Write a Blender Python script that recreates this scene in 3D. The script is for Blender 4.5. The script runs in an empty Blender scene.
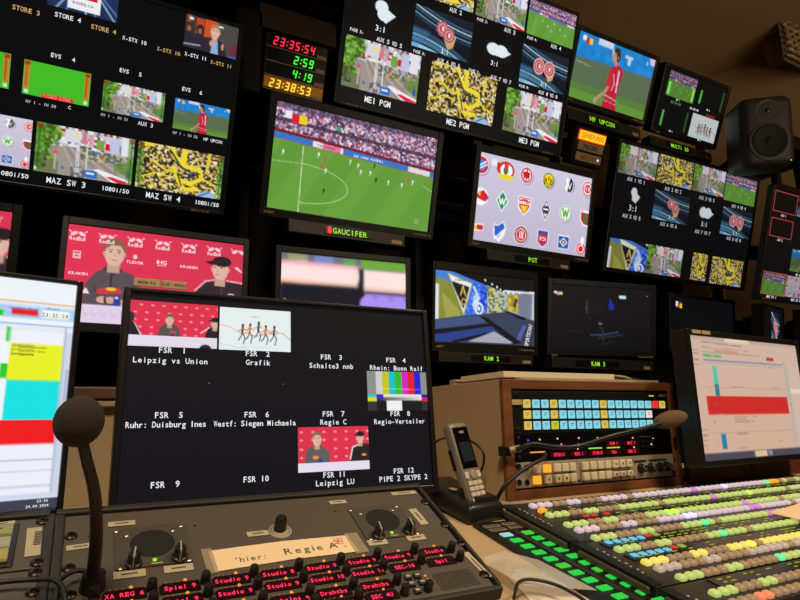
import bpy, bmesh, math, random
import numpy as np
from mathutils import Vector, Matrix, Euler

random.seed(7); RNG = np.random.RandomState(11)
R = math.radians; PI = math.pi
H = 0.95                                   # height of the lens above the floor
C = bpy.context.scene.collection
sc = bpy.context.scene

# ------------------------------------------------------------------ camera
def cam_basis(yaw, pitch, roll):
    cy, sy, cp, sp = math.cos(yaw), math.sin(yaw), math.cos(pitch), math.sin(pitch)
    f = Vector((sy*cp, cy*cp, sp)); r = Vector((cy, -sy, 0)); u = r.cross(f)
    r2 = r*math.cos(roll)+u*math.sin(roll); u2 = -r*math.sin(roll)+u*math.cos(roll)
    return r2, u2, f
cd = bpy.data.cameras.new('camera'); cam = bpy.data.objects.new('camera', cd); C.objects.link(cam)
r_, u_, f_ = cam_basis(R(28.5), R(11.56), R(-1.0))
m = Matrix((r_, u_, -f_)).transposed().to_4x4(); m.translation = Vector((0, 0, H)); cam.matrix_world = m
cd.sensor_width = 36; cd.lens = 600/800*36; cd.clip_start = 0.02
sc.camera = cam

# ------------------------------------------------------------------ world, lamps, exposure
w = bpy.data.worlds.new('world'); sc.world = w; w.use_nodes = True
w.node_tree.nodes['Background'].inputs[0].default_value = (0.35, 0.25, 0.15, 1)
w.node_tree.nodes['Background'].inputs[1].default_value = 0.02
def area(name, loc, target, size, power, col=(1, .66, .36), spread=180):
    l = bpy.data.lights.new(name, 'AREA'); l.size = size; l.energy = power; l.color = col; l.spread = R(spread)
    o = bpy.data.objects.new(name, l); C.objects.link(o); o.location = loc
    o.rotation_euler = (Vector(target)-Vector(loc)).to_track_quat('-Z', 'Y').to_euler(); return o
area('ceiling_downlight', (-0.5, -0.9, 3.3), (0.5, 0.8, 0.8), 0.5, 14, (1, .80, .57), spread=78)
area('ceiling_downlight', (1.9, -0.7, 3.3), (1.3, 0.8, 0.8), 0.5, 13.5, (1, .80, .57), spread=78)
area('ceiling_fill', (2.9, -1.5, 1.9), (3.3, .9, 3.55), 2.0, 19, (1, .81, .56), spread=100)  # added unseen fill that brightens the ceiling at upper right
sc.view_settings.view_transform = 'Standard'; sc.view_settings.look = 'None'
sc.view_settings.exposure = 0; sc.view_settings.gamma = 1; sc.view_settings.use_curve_mapping = False

# ------------------------------------------------------------------ materials
def lin(c):
    c = np.asarray(c, float); return np.where(c <= .04045, c/12.92, ((c+.055)/1.055)**2.4)
def hexc(c):                                # 0-255 sRGB triple to linear RGBA
    return tuple(float(v) for v in lin(np.array(c)/255.))+(1,)
MATS = {}
def mat(name, col=(128, 128, 128), rough=.6, metal=0, emit=None, strength=1, noise=0, scale=60, bump=0, alpha=1, spec=.5, trans=0):
    if name in MATS: return MATS[name]
    m = bpy.data.materials.new(name); m.use_nodes = True; nt = m.node_tree; b = nt.nodes['Principled BSDF']
    c = hexc(col); b.inputs['Base Color'].default_value = c
    b.inputs['Roughness'].default_value = rough; b.inputs['Metallic'].default_value = metal
    b.inputs['Specular IOR Level'].default_value = spec; b.inputs['Alpha'].default_value = alpha
    if trans: b.inputs['Transmission Weight'].default_value = trans
    if emit is not None:
        b.inputs['Emission Color'].default_value = hexc(emit); b.inputs['Emission Strength'].default_value = strength
    if noise or bump:
        tc = nt.nodes.new('ShaderNodeTexCoord'); n = nt.nodes.new('ShaderNodeTexNoise')
        n.inputs['Scale'].default_value = scale; n.inputs['Detail'].default_value = 4
        nt.links.new(tc.outputs['Object'], n.inputs['Vector'])
        if noise:
            rp = nt.nodes.new('ShaderNodeMapRange')
            rp.inputs['To Min'].default_value = 1-noise; rp.inputs['To Max'].default_value = 1+noise
            nt.links.new(n.outputs['Fac'], rp.inputs['Value'])
            mx = nt.nodes.new('ShaderNodeVectorMath'); mx.operation = 'SCALE'
            mx.inputs[0].default_value = c[:3]; nt.links.new(rp.outputs[0], mx.inputs['Scale'])
            nt.links.new(mx.outputs[0], b.inputs['Base Color'])
        if bump:
            bp = nt.nodes.new('ShaderNodeBump'); bp.inputs['Strength'].default_value = bump; bp.inputs['Distance'].default_value = .002
            nt.links.new(n.outputs['Fac'], bp.inputs['Height']); nt.links.new(bp.outputs[0], b.inputs['Normal'])
    MATS[name] = m; return m
def wood(name, col, dark, scale=6, rot=(0, 0, 0)):
    m = mat(name, col, .5); nt = m.node_tree; b = nt.nodes['Principled BSDF']
    tc = nt.nodes.new('ShaderNodeTexCoord'); mp = nt.nodes.new('ShaderNodeMapping')
    mp.inputs['Scale'].default_value = (1, 8, 8); mp.inputs['Rotation'].default_value = rot
    n = nt.nodes.new('ShaderNodeTexNoise'); n.inputs['Scale'].default_value = scale; n.inputs['Detail'].default_value = 6; n.inputs['Distortion'].default_value = .6
    r = nt.nodes.new('ShaderNodeValToRGB'); r.color_ramp.elements[0].color = hexc(dark); r.color_ramp.elements[1].color = hexc(col)
    r.color_ramp.elements[0].position = .3; r.color_ramp.elements[1].position = .7
    nt.links.new(tc.outputs['Object'], mp.inputs[0]); nt.links.new(mp.outputs[0], n.inputs['Vector'])
    nt.links.new(n.outputs['Fac'], r.inputs[0]); nt.links.new(r.outputs[0], b.inputs['Base Color'])
    return m
def glow(name, col, strength=1.0, base=None, rough=.4):
    return mat(name, base or tuple(int(v*.2) for v in col), rough, emit=col, strength=strength)
M_pic = bpy.data.materials.new('screen_picture'); M_pic.use_nodes = True
_n = M_pic.node_tree; _b = _n.nodes['Principled BSDF']; _a = _n.nodes.new('ShaderNodeAttribute'); _a.attribute_name = 'Col'
_n.links.new(_a.outputs['Color'], _b.inputs['Emission Color']); _b.inputs['Emission Strength'].default_value = 1
_b.inputs['Base Color'].default_value = (.01, .01, .01, 1); _b.inputs['Roughness'].default_value = .35; _b.inputs['Specular IOR Level'].default_value = .12
M_case = mat('monitor_case', (19, 18, 17), .45, noise=.2, scale=90, bump=.05)
M_bez = mat('monitor_bezel', (20, 19, 18), .35, noise=.15, scale=120)
M_lcd = mat('lcd_off', (10, 10, 11), .28, emit=(12, 12, 14), strength=1, spec=.2, noise=.1)
M_lcdw = mat('lcd_backlit', (12, 12, 14), .3, emit=(17, 17, 22), strength=1, spec=.35, noise=.1)
M_white = glow('caption_white', (238, 240, 245))
M_white2 = glow('caption_grey', (190, 196, 205))
M_orange = glow('caption_orange', (215, 170, 110))
M_metal = mat('black_steel', (24, 22, 20), .5, .4, noise=.2, scale=40)
M_label = mat('label_paper', (172, 158, 130), .7, noise=.05, scale=200)
M_print = mat('label_print', (60, 55, 50), .7)
M_brass = mat('label_tan', (170, 150, 105), .6, noise=.05)
M_ledg = glow('led_green_text', (150, 230, 40), 1.1)
M_ledr = glow('led_red_text', (255, 40, 80), 1.9)

# ------------------------------------------------------------------ mesh helpers
def box(c, s, r=0, seg=2, rot=None):
    bm = bmesh.new(); bmesh.ops.create_cube(bm, size=1)
    bmesh.ops.scale(bm, vec=Vector(s), verts=bm.verts)
    if r > 0: bmesh.ops.bevel(bm, geom=bm.edges[:], offset=min(r, min(s)*.49), segments=seg, affect='EDGES', profile=.5)
    if rot: bmesh.ops.rotate(bm, cent=(0, 0, 0), matrix=Euler(rot).to_matrix(), verts=bm.verts)
    V = [tuple(v.co+Vector(c)) for v in bm.verts]; F = [tuple(v.index for v in f.verts) for f in bm.faces]; bm.free(); return V, F
def frame_of(d):
    d = Vector(d).normalized(); a = Vector((0, 0, 1)) if abs(d.z) < .9 else Vector((1, 0, 0))
    x = d.cross(a).normalized(); return x, d.cross(x).normalized(), d
def lathe(p0, axis, prof, n=20, cap=True):
    x, y, d = frame_of(axis); p0 = Vector(p0); V = []; F = []
    for (h, r) in prof:
        for k in range(n):
            t = 2*PI*k/n; V.append(tuple(p0+d*h+(x*math.cos(t)+y*math.sin(t))*r))
    for i in range(len(prof)-1):
        for k in range(n):
            a = i*n+k; b = i*n+(k+1) % n; F.append((a, b, b+n, a+n))
    if cap: F.append(tuple(range(n))[::-1]); F.append(tuple(range((len(prof)-1)*n, len(prof)*n)))
    return V, F
def cyl(p0, p1, r0, r1=None, n=16):
    r1 = r0 if r1 is None else r1; d = Vector(p1)-Vector(p0); return lathe(p0, d, [(0, r0), (d.length, r1)], n)
def smooth_path(P, k=8):
    P = [Vector(p) for p in P]; Q = [P[0]*2-P[1]]+P+[P[-1]*2-P[-2]]; out = []
    for i in range(1, len(Q)-2):
        for j in range(k):
            t = j/k; a, b, c, d = Q[i-1], Q[i], Q[i+1], Q[i+2]
            out.append(.5*((2*b)+(c-a)*t+(2*a-5*b+4*c-d)*t*t+(-a+3*b-3*c+d)*t**3))
    out.append(P[-1]); return out
def tube(P, r, n=10, k=8):
    Q = smooth_path(P, k) if k else [Vector(p) for p in P]; V = []; F = []
    rr = r if callable(r) else (lambda t: r)
    x = None
    for i, p in enumerate(Q):
        d = (Q[min(i+1, len(Q)-1)]-Q[max(i-1, 0)]).normalized()
        if x is None: x, y, _ = frame_of(d)
        x = (x-d*x.dot(d)).normalized(); y = d.cross(x)
        q = rr(i/(len(Q)-1))
        for j in range(n):
            t = 2*PI*j/n; V.append(tuple(p+(x*math.cos(t)+y*math.sin(t))*q))
    for i in range(len(Q)-1):
        for j in range(n):
            a = i*n+j; b = i*n+(j+1) % n; F.append((a, b, b+n, a+n))
    F.append(tuple(range(n))[::-1]); F.append(tuple(range((len(Q)-1)*n, len(Q)*n))); return V, F
def ball(c, rad, n=24, mrot=None):
    V = []; F = []; c = Vector(c)
    for i in range(n//2+1):
        a = PI*i/(n//2)
        for j in range(n):
            b = 2*PI*j/n; v = Vector((rad[0]*math.sin(a)*math.cos(b), rad[1]*math.sin(a)*math.sin(b), rad[2]*math.cos(a)))
            if mrot: v = mrot @ v
            V.append(tuple(c+v))
    for i in range(n//2):
        for j in range(n): F.append((i*n+j, i*n+(j+1) % n, (i+1)*n+(j+1) % n, (i+1)*n+j))
    return V, F
def extr(poly, a, b, plane='xy'):           # polygon pushed from a to b along the third axis
    n = len(poly)
    def P(p, h): return {'xy': (p[0], p[1], h), 'xz': (p[0], h, p[1]), 'yz': (h, p[0], p[1])}[plane]
    V = [P(p, a) for p in poly]+[P(p, b) for p in poly]
    F = [tuple(range(n))[::-1], tuple(range(n, 2*n))]+[(i, (i+1) % n, (i+1) % n+n, i+n) for i in range(n)]
    return V, F
def mesh_of(name, shapes, smooth=False):
    V = []; F = []
    for v, f in shapes:
        o = len(V); V += list(v); F += [tuple(i+o for i in q) for q in f]
    me = bpy.data.meshes.new(name); me.from_pydata(V, [], F)
    bm = bmesh.new(); bm.from_mesh(me); bmesh.ops.recalc_face_normals(bm, faces=bm.faces); bm.to_mesh(me); bm.free()
    if smooth:
        me.polygons.foreach_set('use_smooth', [True]*len(me.polygons))
        try: me.set_sharp_from_angle(angle=R(40))
        except Exception: pass
    return me
def obj(name, parent, material, shapes, smooth=False, label=None, loc=None, rot=None):
    me = mesh_of(name, shapes, smooth); me.materials.append(material)
    o = bpy.data.objects.new(name, me); C.objects.link(o)
    if parent: o.parent = parent
    if loc: o.location = loc
    if rot: o.rotation_euler = rot
    if label: o['label'] = label
    return o
def tag(o, label, cat, group=None):
    o['label'] = label; o['category'] = cat
    if group: o['group'] = group
    return o
def thing(name, label, cat, loc=(0, 0, 0), rot=(0, 0, 0), group=None):
    o = bpy.data.objects.new(name, None); C.objects.link(o); o.empty_display_size = .05
    o.location = (loc[0], loc[1], loc[2]+H); o.rotation_euler = rot; return tag(o, label, cat, group)
def struct(name, material, shapes):
    o = obj(name, None, material, shapes); o.location.z = H; o['kind'] = 'structure'; return o

# ------------------------------------------------------------------ lettering: each glyph converted once from the built-in font
GL = {}
def load_glyphs(chars):
    os_ = []
    for ch in chars:
        cu = bpy.data.curves.new('g', 'FONT'); cu.body = ch; cu.size = 1; cu.resolution_u = 2; cu.offset = .012
        o = bpy.data.objects.new('g', cu); C.objects.link(o); os_.append((ch, o))
    dg = bpy.context.evaluated_depsgraph_get(); dg.update()
    for ch, o in os_:
        me = o.evaluated_get(dg).to_mesh()
        V = [(v.co.x, v.co.y) for v in me.vertices]; F = [tuple(p.vertices) for p in me.polygons]
        GL[ch] = (np.array(V) if V else np.zeros((0, 2)), F)
        o.evaluated_get(dg).to_mesh_clear()
    for ch, o in os_:
        cu = o.data; bpy.data.objects.remove(o); bpy.data.curves.remove(cu)
load_glyphs("ABCDEFGHIJKLMNOPQRSTUVWXYZabcdefghijklmnopqrstuvwxyz0123456789-:/.,'+!?")
CAP = GL['H'][0][:, 1].max()
def text2d(s, h, pitch=None, gap=.16, squeeze=1.0, align='C'):
    """flat lettering, cap height h; pitch (in cap heights) gives fixed cells"""
    V = []; F = []; x = 0.; k = h/CAP
    for ch in s:
        if ch == ' ' or ch not in GL: x += (pitch*h if pitch else .45*h); continue
        v, f = GL[ch]; a, b = v[:, 0].min(), v[:, 0].max(); wd = (b-a)*k*squeeze
        if pitch:
            sx = min(1, pitch*h*.88/wd); wd *= sx; ox = x+(pitch*h-wd)/2; kk = k*squeeze*sx; x += pitch*h
        else: ox = x; kk = k*squeeze; x += wd+gap*h
        o = len(V); V += [((p[0]-a)*kk+ox, p[1]*k-h/2) for p in v]; F += [tuple(i+o for i in q) for q in f]
    sh = {'C': x/2, 'L': 0, 'R': x}[align]
    return [(p[0]-sh, p[1]) for p in V], F
def lay(vf, x, y, e, plane='xz', rot=0, shear=0):
    V, F = vf; c, s = math.cos(rot), math.sin(rot); out = []
    for (a, b) in V:
        a += shear*b; p, q = x+a*c-b*s, y+a*s+b*c
        out.append((p, -e, q) if plane == 'xz' else (p, q, e))
    return out, F

# ------------------------------------------------------------------ painting of what the screens show (plain numpy)
class Im:
    def __init__(s, w, h, bg=(0, 0, 0)):
        s.k = 2; s.w, s.h = w, h; W, Hh = w*2, h*2
        s.a = np.zeros((Hh, W, 3))+np.array(bg)/255.; s.asp = w/h
        s.Y, s.X = np.mgrid[0:Hh, 0:W]; s.X = (s.X+.5)/W; s.Y = (s.Y+.5)/Hh
    def put(s, m, c, o=1.):
        c = np.array(c)/255.; s.a[m] = s.a[m]*(1-o)+c*o
    def rect(s, x0, y0, x1, y1, c, o=1.): s.put((s.X >= x0) & (s.X < x1) & (s.Y >= y0) & (s.Y < y1), c, o)
    def ell(s, x, y, rx, ry, c, o=1., rot=0):
        dx = (s.X-x)*s.asp; dy = s.Y-y; c_, s_ = math.cos(rot), math.sin(rot)
        u = dx*c_+dy*s_; v = -dx*s_+dy*c_; s.put((u/rx)**2+(v/ry)**2 < 1, c, o)      # radii in units of the picture's height
    def ring(s, x, y, r, t, c):
        d = np.hypot((s.X-x)*s.asp, s.Y-y); s.put((d < r) & (d > r-t), c)
    def poly(s, P, c, o=1.):
        m = np.zeros(s.X.shape, bool); n = len(P)
        for i in range(n):
            (x0, y0), (x1, y1) = P[i], P[(i+1) % n]
            if y0 == y1: continue
            m ^= ((s.Y >= min(y0, y1)) & (s.Y < max(y0, y1)) & (s.X < x0+(s.Y-y0)*(x1-x0)/(y1-y0)))
        s.put(m, c, o)
    def line(s, P, t, c, o=1.):
        for (x0, y0), (x1, y1) in zip(P, P[1:]):
            dx, dy = (x1-x0)*s.asp, y1-y0; L = dx*dx+dy*dy+1e-9
            q = np.clip(((s.X-x0)*s.asp*dx+(s.Y-y0)*dy)/L, 0, 1)
            s.put(np.hypot((s.X-x0)*s.asp-q*dx, s.Y-y0-q*dy) < t/2, c, o)
    def speck(s, m, cols, cell=.02, amt=1., seed=0):
        r = np.random.RandomState(seed); nx = max(2, int(s.asp/cell)); ny = max(2, int(1/cell))
        t = r.randint(0, len(cols), (ny+1, nx+1)); ca = np.array(cols)/255.
        jx = r.rand(ny+1)*.9
        iy = (s.Y*ny).astype(int); ix = ((s.X+jx[iy]/nx)*nx).astype(int).clip(0, nx)
        v = ca[t[iy, ix]]; s.a[m] = s.a[m]*(1-amt)+v[m]*amt
    def mask(s, x0, y0, x1, y1): return (s.X >= x0) & (s.X < x1) & (s.Y >= y0) & (s.Y < y1)
    def grad(s, c0, c1, ax='y', m=None):
        t = (s.Y if ax == 'y' else s.X)[..., None]; g = (np.array(c0)*(1-t)+np.array(c1)*t)/255.
        if m is None: s.a[:] = g
        else: s.a[m] = g[m]
    def blur(s, n):
        for _ in range(n):
            for ax in (0, 1):
                s.a = (np.roll(s.a, 1, ax)+s.a*2+np.roll(s.a, -1, ax))/4
    def out(s): return s.a.reshape(s.h, 2, s.w, 2, 3).mean((1, 3))
def score(i, x, y, k=1.):
    i.rect(x, y, x+.04*k, y+.07*k, (235, 235, 240)); i.rect(x+.04*k, y+.02*k, x+.08*k, y+.1*k, (215, 30, 50)); i.rect(x+.08*k, y+.02*k, x+.125*k, y+.1*k, (240, 205, 40))
def p_street(w=110, h=64, audio=False):
    i = Im(w, h, (150, 142, 136)); A = i.mask(0, 0, 1, .42)
    i.speck(A, [(205, 205, 210), (170, 165, 175), (225, 220, 225), (120, 130, 110), (200, 180, 190), (190, 200, 215), (95, 100, 90), (235, 235, 235), (150, 60, 60)], .055, 1, 3)
    i.rect(.28, .05, .44, .3, (215, 215, 220)); i.rect(.45, .06, .5, .3, (215, 120, 140)); i.rect(.52, .08, .56, .32, (220, 150, 165))
    i.rect(.6, .16, .68, .36, (120, 160, 70)); i.rect(.74, .06, .84, .4, (190, 195, 225)); i.rect(.86, .02, .97, .42, (225, 225, 235)); i.rect(.38, .1, .42, .16, (230, 225, 90))
    i.rect(.69, .2, .735, .34, (210, 25, 40))
    i.poly([(.22, .42), (.45, .38), (.95, .8), (.95, 1), (.25, 1)], (158, 148, 140))
    for k in range(7): i.line([(.27+.035*k, .4), (.42+.1*k, .95)], .012, (110, 100, 95) if k % 2 else (200, 190, 180))
    B = i.mask(.45, .4, 1, .62)
    i.speck(B & (RNG.rand(*i.X.shape) < .9), [(60, 60, 70), (200, 190, 180), (120, 90, 70), (80, 110, 60), (170, 160, 150), (60, 90, 150), (190, 170, 60)], .045, .75, 8)
    i.poly([(.78, .6), (1, .52), (1, .85), (.86, .78)], (95, 135, 55)); i.speck(i.mask(.8, .5, 1, .8), [(85, 125, 50), (120, 150, 80), (140, 130, 120)], .06, .5, 5)
    T = (i.X < .2+.06*np.sin(i.Y*9)) & (i.Y < .78); i.put(T, (90, 135, 50))
    i.speck(T, [(80, 125, 40), (120, 165, 60), (60, 95, 35), (140, 180, 80), (95, 150, 50)], .05, 1, 6)
    i.put((i.X < .23) & (i.Y >= .72), (110, 120, 85)); i.speck(i.mask(0, .6, .12, .9), [(60, 70, 40), (90, 110, 60), (40, 45, 35)], .06, .8, 4)
    for x in (.41, .43, .51): i.line([(x, .35), (x+.005, .98)], .02, (215, 220, 225))
    i.ell(.2, .55, .035, .035, (225, 70, 60)); i.rect(.19, .58, .215, .9, (180, 170, 150)); i.ell(.28, .84, .03, .035, (60, 120, 190))
    i.poly([(.58, .78), (.64, .76), (1, .92), (1, 1), (.8, 1)], (235, 235, 240)); i.poly([(.72, .9), (.78, .88), (1, .96), (1, 1), (.86, 1)], (215, 40, 50))
    i.rect(.5, .82, .63, .97, (40, 110, 200)); i.rect(.52, .86, .6, .9, (225, 235, 245)); i.speck(i.mask(.36, .78, .5, 1), [(90, 90, 100), (190, 190, 200), (60, 60, 60)], .05, .6, 2)
    i.rect(.93, .7, .965, .85, (40, 90, 170))
    if audio: bars(i)
    return i.out()
def bars(i, x=(.0, .93), hi=.3):
    for q in x:
        i.rect(q, 0, q+.075, 1, (70, 140, 45), .55); i.rect(q+.01, .02, q+.07, hi*.4, (150, 40, 30), .7); i.line([(q+.037, .1), (q+.037, .95)], .015, (40, 70, 30))
        i.rect(q+.01, .9, q+.03, .96, (230, 230, 230)); 
def p_crowd(w=110, h=64, audio=False, seed=1):
    i = Im(w, h, (40, 38, 30)); A = i.mask(0, 0, 1, 1)
    i.speck(A, [(25, 25, 22), (60, 55, 45), (210, 185, 60), (200, 165, 120), (235, 225, 200), (30, 30, 30), (190, 160, 40), (120, 100, 60), (70, 60, 50), (210, 200, 150)], .04, 1, seed)
    Y = (238, 215, 50); D = (40, 70, 65)
    i.poly([(.04, 0), (.24, 0), (.07, .1)], Y)
    i.line([(.38, .0), (.42, .2), (.55, .38), (.72, .42), (.75, .6), (.62, .75), (.5, .7)], .09, Y)
    i.line([(.38, .12), (.5, .42), (.62, .5), (.72, .5)], .035, D); i.line([(.52, .0), (.53, .3)], .1, Y); i.line([(.82, .05), (.8, .4)], .06, (225, 200, 60))
    i.line([(.42, .45), (.48, .72), (.56, .88), (.7, .85)], .08, Y); i.line([(.46, .55), (.52, .82)], .03, D); i.line([(.72, .55), (.86, .68), (.98, .72)], .04, (230, 205, 60))
    i.line([(.15, .35), (.35, .55), (.42, .5)], .05, (225, 205, 60)); i.line([(.06, .75), (.22, .62), (.38, .66)], .03, Y); i.ell(.61, .58, .05, .05, D)
    i.poly([(.7, .95), (.84, .84), (.97, .98), (.7, 1)], (150, 190, 225)); i.line([(.72, 1), (.86, .86)], .03, (60, 90, 170))
    if audio: bars(i)
    return i.out()
def p_pitch(w=110, h=64, big=False, audio=False):
    i = Im(w, h, (99, 153, 58)); st = .25+.085*i.X
    for k in range(9):
        q = (i.X+.35*i.Y)*6.5; 
    i.put((np.floor((i.X+.3*i.Y)*6.5) % 2) == 0, (104, 158, 62))
    i.put(i.Y < st+.09, (190, 60, 80)); i.put(i.Y < st, (110, 95, 125))
    i.speck(i.Y < st, [(80, 70, 105), (150, 125, 160), (190, 170, 200), (60, 50, 80), (170, 90, 110), (225, 215, 225), (120, 100, 140), (215, 140, 150)], .02 if big else .028, 1, 5)
    i.put((i.Y < .05) & (i.X < .9), (70, 60, 90), .6); i.put((i.Y < st*.62+.02) & (i.Y > st*.62-.015), (70, 45, 70), .8)
    i.put((i.Y >= st) & (i.Y < st+.03), (120, 30, 45))
    b = (i.Y >= st+.03) & (i.Y < st+.085); i.put(b, (50, 120, 200)); i.put(b & (i.X > .22) & (i.X < .4), (225, 225, 235)); i.put(b & (i.X > .28) & (i.X < .385), (225, 120, 160)); i.put(b & (i.X > .82) & (i.X < .97), (220, 215, 225))
    if big:
        L = (215, 230, 205)
        i.line([(.168, .37), (.175, 1)], .009, L, .9)
        t = np.linspace(-.5*PI, .5*PI, 30); i.line([(.17+.28*math.cos(a), .72+.185*math.sin(a)) for a in t], .007, L, .7)
        i.line([(0, .555), (.17, .535)], .006, L, .6); i.line([(.93, .52), (1, .57)], .006, L, .7)
        for n, (x, y) in enumerate([(.06, .45), (.3, .45), (.26, .41), (.5, .44), (.6, .41), (.31, .55), (.285, .53), (.52, .5), (.58, .49), (.62, .55), (.7, .55), (.83, .49), (.86, .5), (.79, .55), (.31, .75), (.45, .42)]):
            c = [(235, 235, 235), (205, 60, 60), (235, 235, 235), (235, 235, 235), (40, 40, 40)][n % 5]
            i.ell(x, y, .009, .02, c); i.ell(x, y-.022, .007, .008, (150, 100, 80)); i.line([(x, y+.015), (x-.004, y+.035)], .007, c)
        score(i, .05, .07, 1.0)
        i.rect(.9, .88, .93, .93, (150, 190, 130), .5); i.rect(.345, .11, .375, .15, (60, 160, 110))
    else:
        for x, y in [(.3, .5), (.42, .6), (.55, .48), (.68, .58), (.8, .7), (.5, .7)]: i.ell(x, y, .014, .028, (230, 230, 230))
        i.line([(.17, .4), (.13, 1)], .01, (190, 215, 180), .6)
    if audio: bars(i)
    return i.out()
def p_swirl(w=90, h=52, k=0, shield=True, bright=1.):
    i = Im(w, h, (18, 22, 30)); i.grad((26, 34, 46), (12, 18, 28))
    for o_, t_, c in [(.02, .05, (60, 92, 122)), (.10, .035, (190, 215, 232)), (.17, .05, (52, 82, 112)), (.27, .03, (120, 165, 195)), (.34, .05, (38, 58, 80))]:
        i.line([(x, o_-.1+.62*x-.28*x*x) for x in np.linspace(-.05, 1.05, 26)], t_, c, .85)
    for o_, t_, c in [(.60, .10, (44, 76, 104)), (.70, .06, (130, 180, 205)), (.80, .10, (70, 120, 155)), (.95, .12, (160, 205, 225))]:
        i.line([(x, o_+.42*x*x+.04*x) for x in np.linspace(-.05, 1.05, 24)], t_, c, .8)
    i.poly([(.0, .5), (.3, .55), (.1, 1), (0, 1)], (70, 130, 180), .4)
    if shield:
        x2, y2 = ((.6, .5) if k == 0 else (.6, .45)); x1, y1 = ((.48, .38) if k == 0 else (.38, .45))
        i.poly([(x2-.11, y2+.02), (x2+.13, y2-.04), (x2+.09, y2+.26), (x2, y2+.34)], (205, 165, 95))
        for x, y in ((x1, y1), (x2, y2)):
            i.ell(x, y, .2 if k else .17, .22 if k else .18, (225, 160, 165)); i.ring(x, y, .16, .03, (150, 50, 60)); i.ell(x, y, .09, .1, (190, 70, 85)); i.rect(x-.01, y-.06, x+.025, y+.05, (240, 225, 225))
    i.a *= bright; return i.out()
def p_shape(w, h, k=0):                         # white silhouette of two badges
    i = Im(w, h, (17, 16, 18)); c = (222, 235, 240)
    if k == 0: i.ell(.42, .28, .2, .24, c); i.poly([(.3, .35), (.62, .3), (.95, .48), (.62, .85), (.3, .62)], c); i.ell(.55, .55, .22, .24, c)
    else: i.ell(.33, .42, .27, .31, c); i.ell(.62, .42, .27, .31, c); i.poly([(.6, .2), (.97, .4), (.75, .68), (.55, .7)], c); i.rect(.42, .6, .58, .72, c)
    return i.out()
def p_plain(w, h, c):
    return Im(w, h, c).out()
def p_logos(w=190, h=108, small=False):
    i = Im(w, h, (206, 200, 220)); i.grad((208, 203, 224), (190, 183, 206))
    W = (245, 245, 248); RR = (210, 35, 50)
    def sh(x, y, r): i.ell(x+.006, y+.012, r*1.03, r*1.03, (160, 154, 178))
    r = .088
    def disc(x, y, c, ro=r): sh(x, y, ro); i.ell(x, y, ro, ro, W); i.ell(x, y, ro*.9, ro*.9, c)
    # row 1
    y = .147
    disc(.015, y, RR, .105); i.ell(.015, y, .06, .06, (70, 130, 205)); i.line([(-.03, .19), (.05, .1)], .018, W); i.line([(-.01, .2), (.06, .13)], .015, W)
    score(i, .095, .05, 1.1)
    i.ell(.215, y, .125, .1, (205, 40, 45)); i.ell(.22, y-.0, .09, .075, W); i.poly([(.15, .19), (.29, .2), (.26, .26), (.17, .25)], (240, 215, 40)); i.ell(.215, y, .035, .05, (90, 110, 60)); i.rect(.2, .07, .235, .12, (230, 60, 50))
    disc(.394, y, RR, .098); i.ell(.394, y, .068, .068, W); i.poly([(.36, .12), (.394, .1), (.425, .12), (.415, .2), (.394, .17), (.372, .2)], (200, 30, 45)); i.line([(.394, .09), (.394, .2)], .02, (200, 30, 45))
    disc(.591, y, (245, 215, 20), .095); i.ring(.591, y, .088, .01, (30, 30, 30))
    sh(.785, y, .085); i.ell(.785, y, .075, .098, W); i.ell(.785, y, .066, .09, (35, 32, 38)); i.poly([(.755, .07), (.79, .06), (.77, .24), (.75, .2)], W); i.line([(.775, .12), (.79, .2), (.805, .12)], .014, W)
    disc(.965, y, RR, .1); i.ell(.965, y, .075, .075, W); i.ring(.965, y, .055, .02, RR); i.rect(.955, .1, .97, .2, RR)
    y = .5
    i.ell(.03, y, .11, .1, W); i.poly([(-.02, .5), (.05, .42), (.1, .5), (.07, .55), (.02, .53)], RR); i.ell(.02, .47, .02, .02, (240, 200, 40))
    i.poly([(.209, .38), (.262, .5), (.209, .63), (.156, .5)], W); i.poly([(.209, .4), (.252, .5), (.209, .61), (.166, .5)], (20, 150, 80)); i.line([(.183, .47), (.197, .54), (.209, .48), (.221, .54), (.235, .47)], .02, W)
    i.poly([(.34, .4), (.455, .4), (.45, .54), (.398, .63), (.346, .54)], W); i.poly([(.348, .41), (.447, .41), (.44, .53), (.398, .61), (.356, .53)], (205, 45, 50)); i.poly([(.362, .51), (.435, .51), (.398, .6)], (245, 210, 40)); i.rect(.355, .42, .44, .49, (250, 240, 235)); i.line([(.362, .455), (.395, .44), (.432, .46)], .02, (205, 40, 50))
    i.poly([(.591, .37), (.638, .505), (.591, .64), (.544, .505)], W); i.poly([(.591, .39), (.63, .505), (.591, .62), (.552, .505)], (40, 40, 45)); i.poly([(.591, .41), (.622, .505), (.591, .6), (.56, .505)], W); i.ell(.591, .505, .045, .05, (60, 60, 65)); i.line([(.575, .5), (.607, .5)], .02, W)
    disc(.775, y, (95, 180, 45), .1); i.ell(.775, y, .078, .078, W)
    i.line([(.75, .455), (.762, .545), (.775, .47), (.788, .545), (.8, .455)], .022, (85, 175, 40))
    i.poly([(.915, .41), (1, .42), (1, .62), (.95, .61), (.92, .55)], W); i.poly([(.922, .42), (1, .43), (1, .6), (.955, .59), (.928, .54)], (190, 35, 45)); i.rect(.955, .47, .99, .57, (60, 120, 60)); i.rect(.922, .42, 1, .45, W)
    y = .855
    i.poly([(-.02, .82), (.07, .8), (.08, .88), (-.02, .9)], W); i.rect(-.02, .83, .025, .88, (240, 200, 40)); i.rect(.025, .82, .07, .875, RR)
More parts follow.
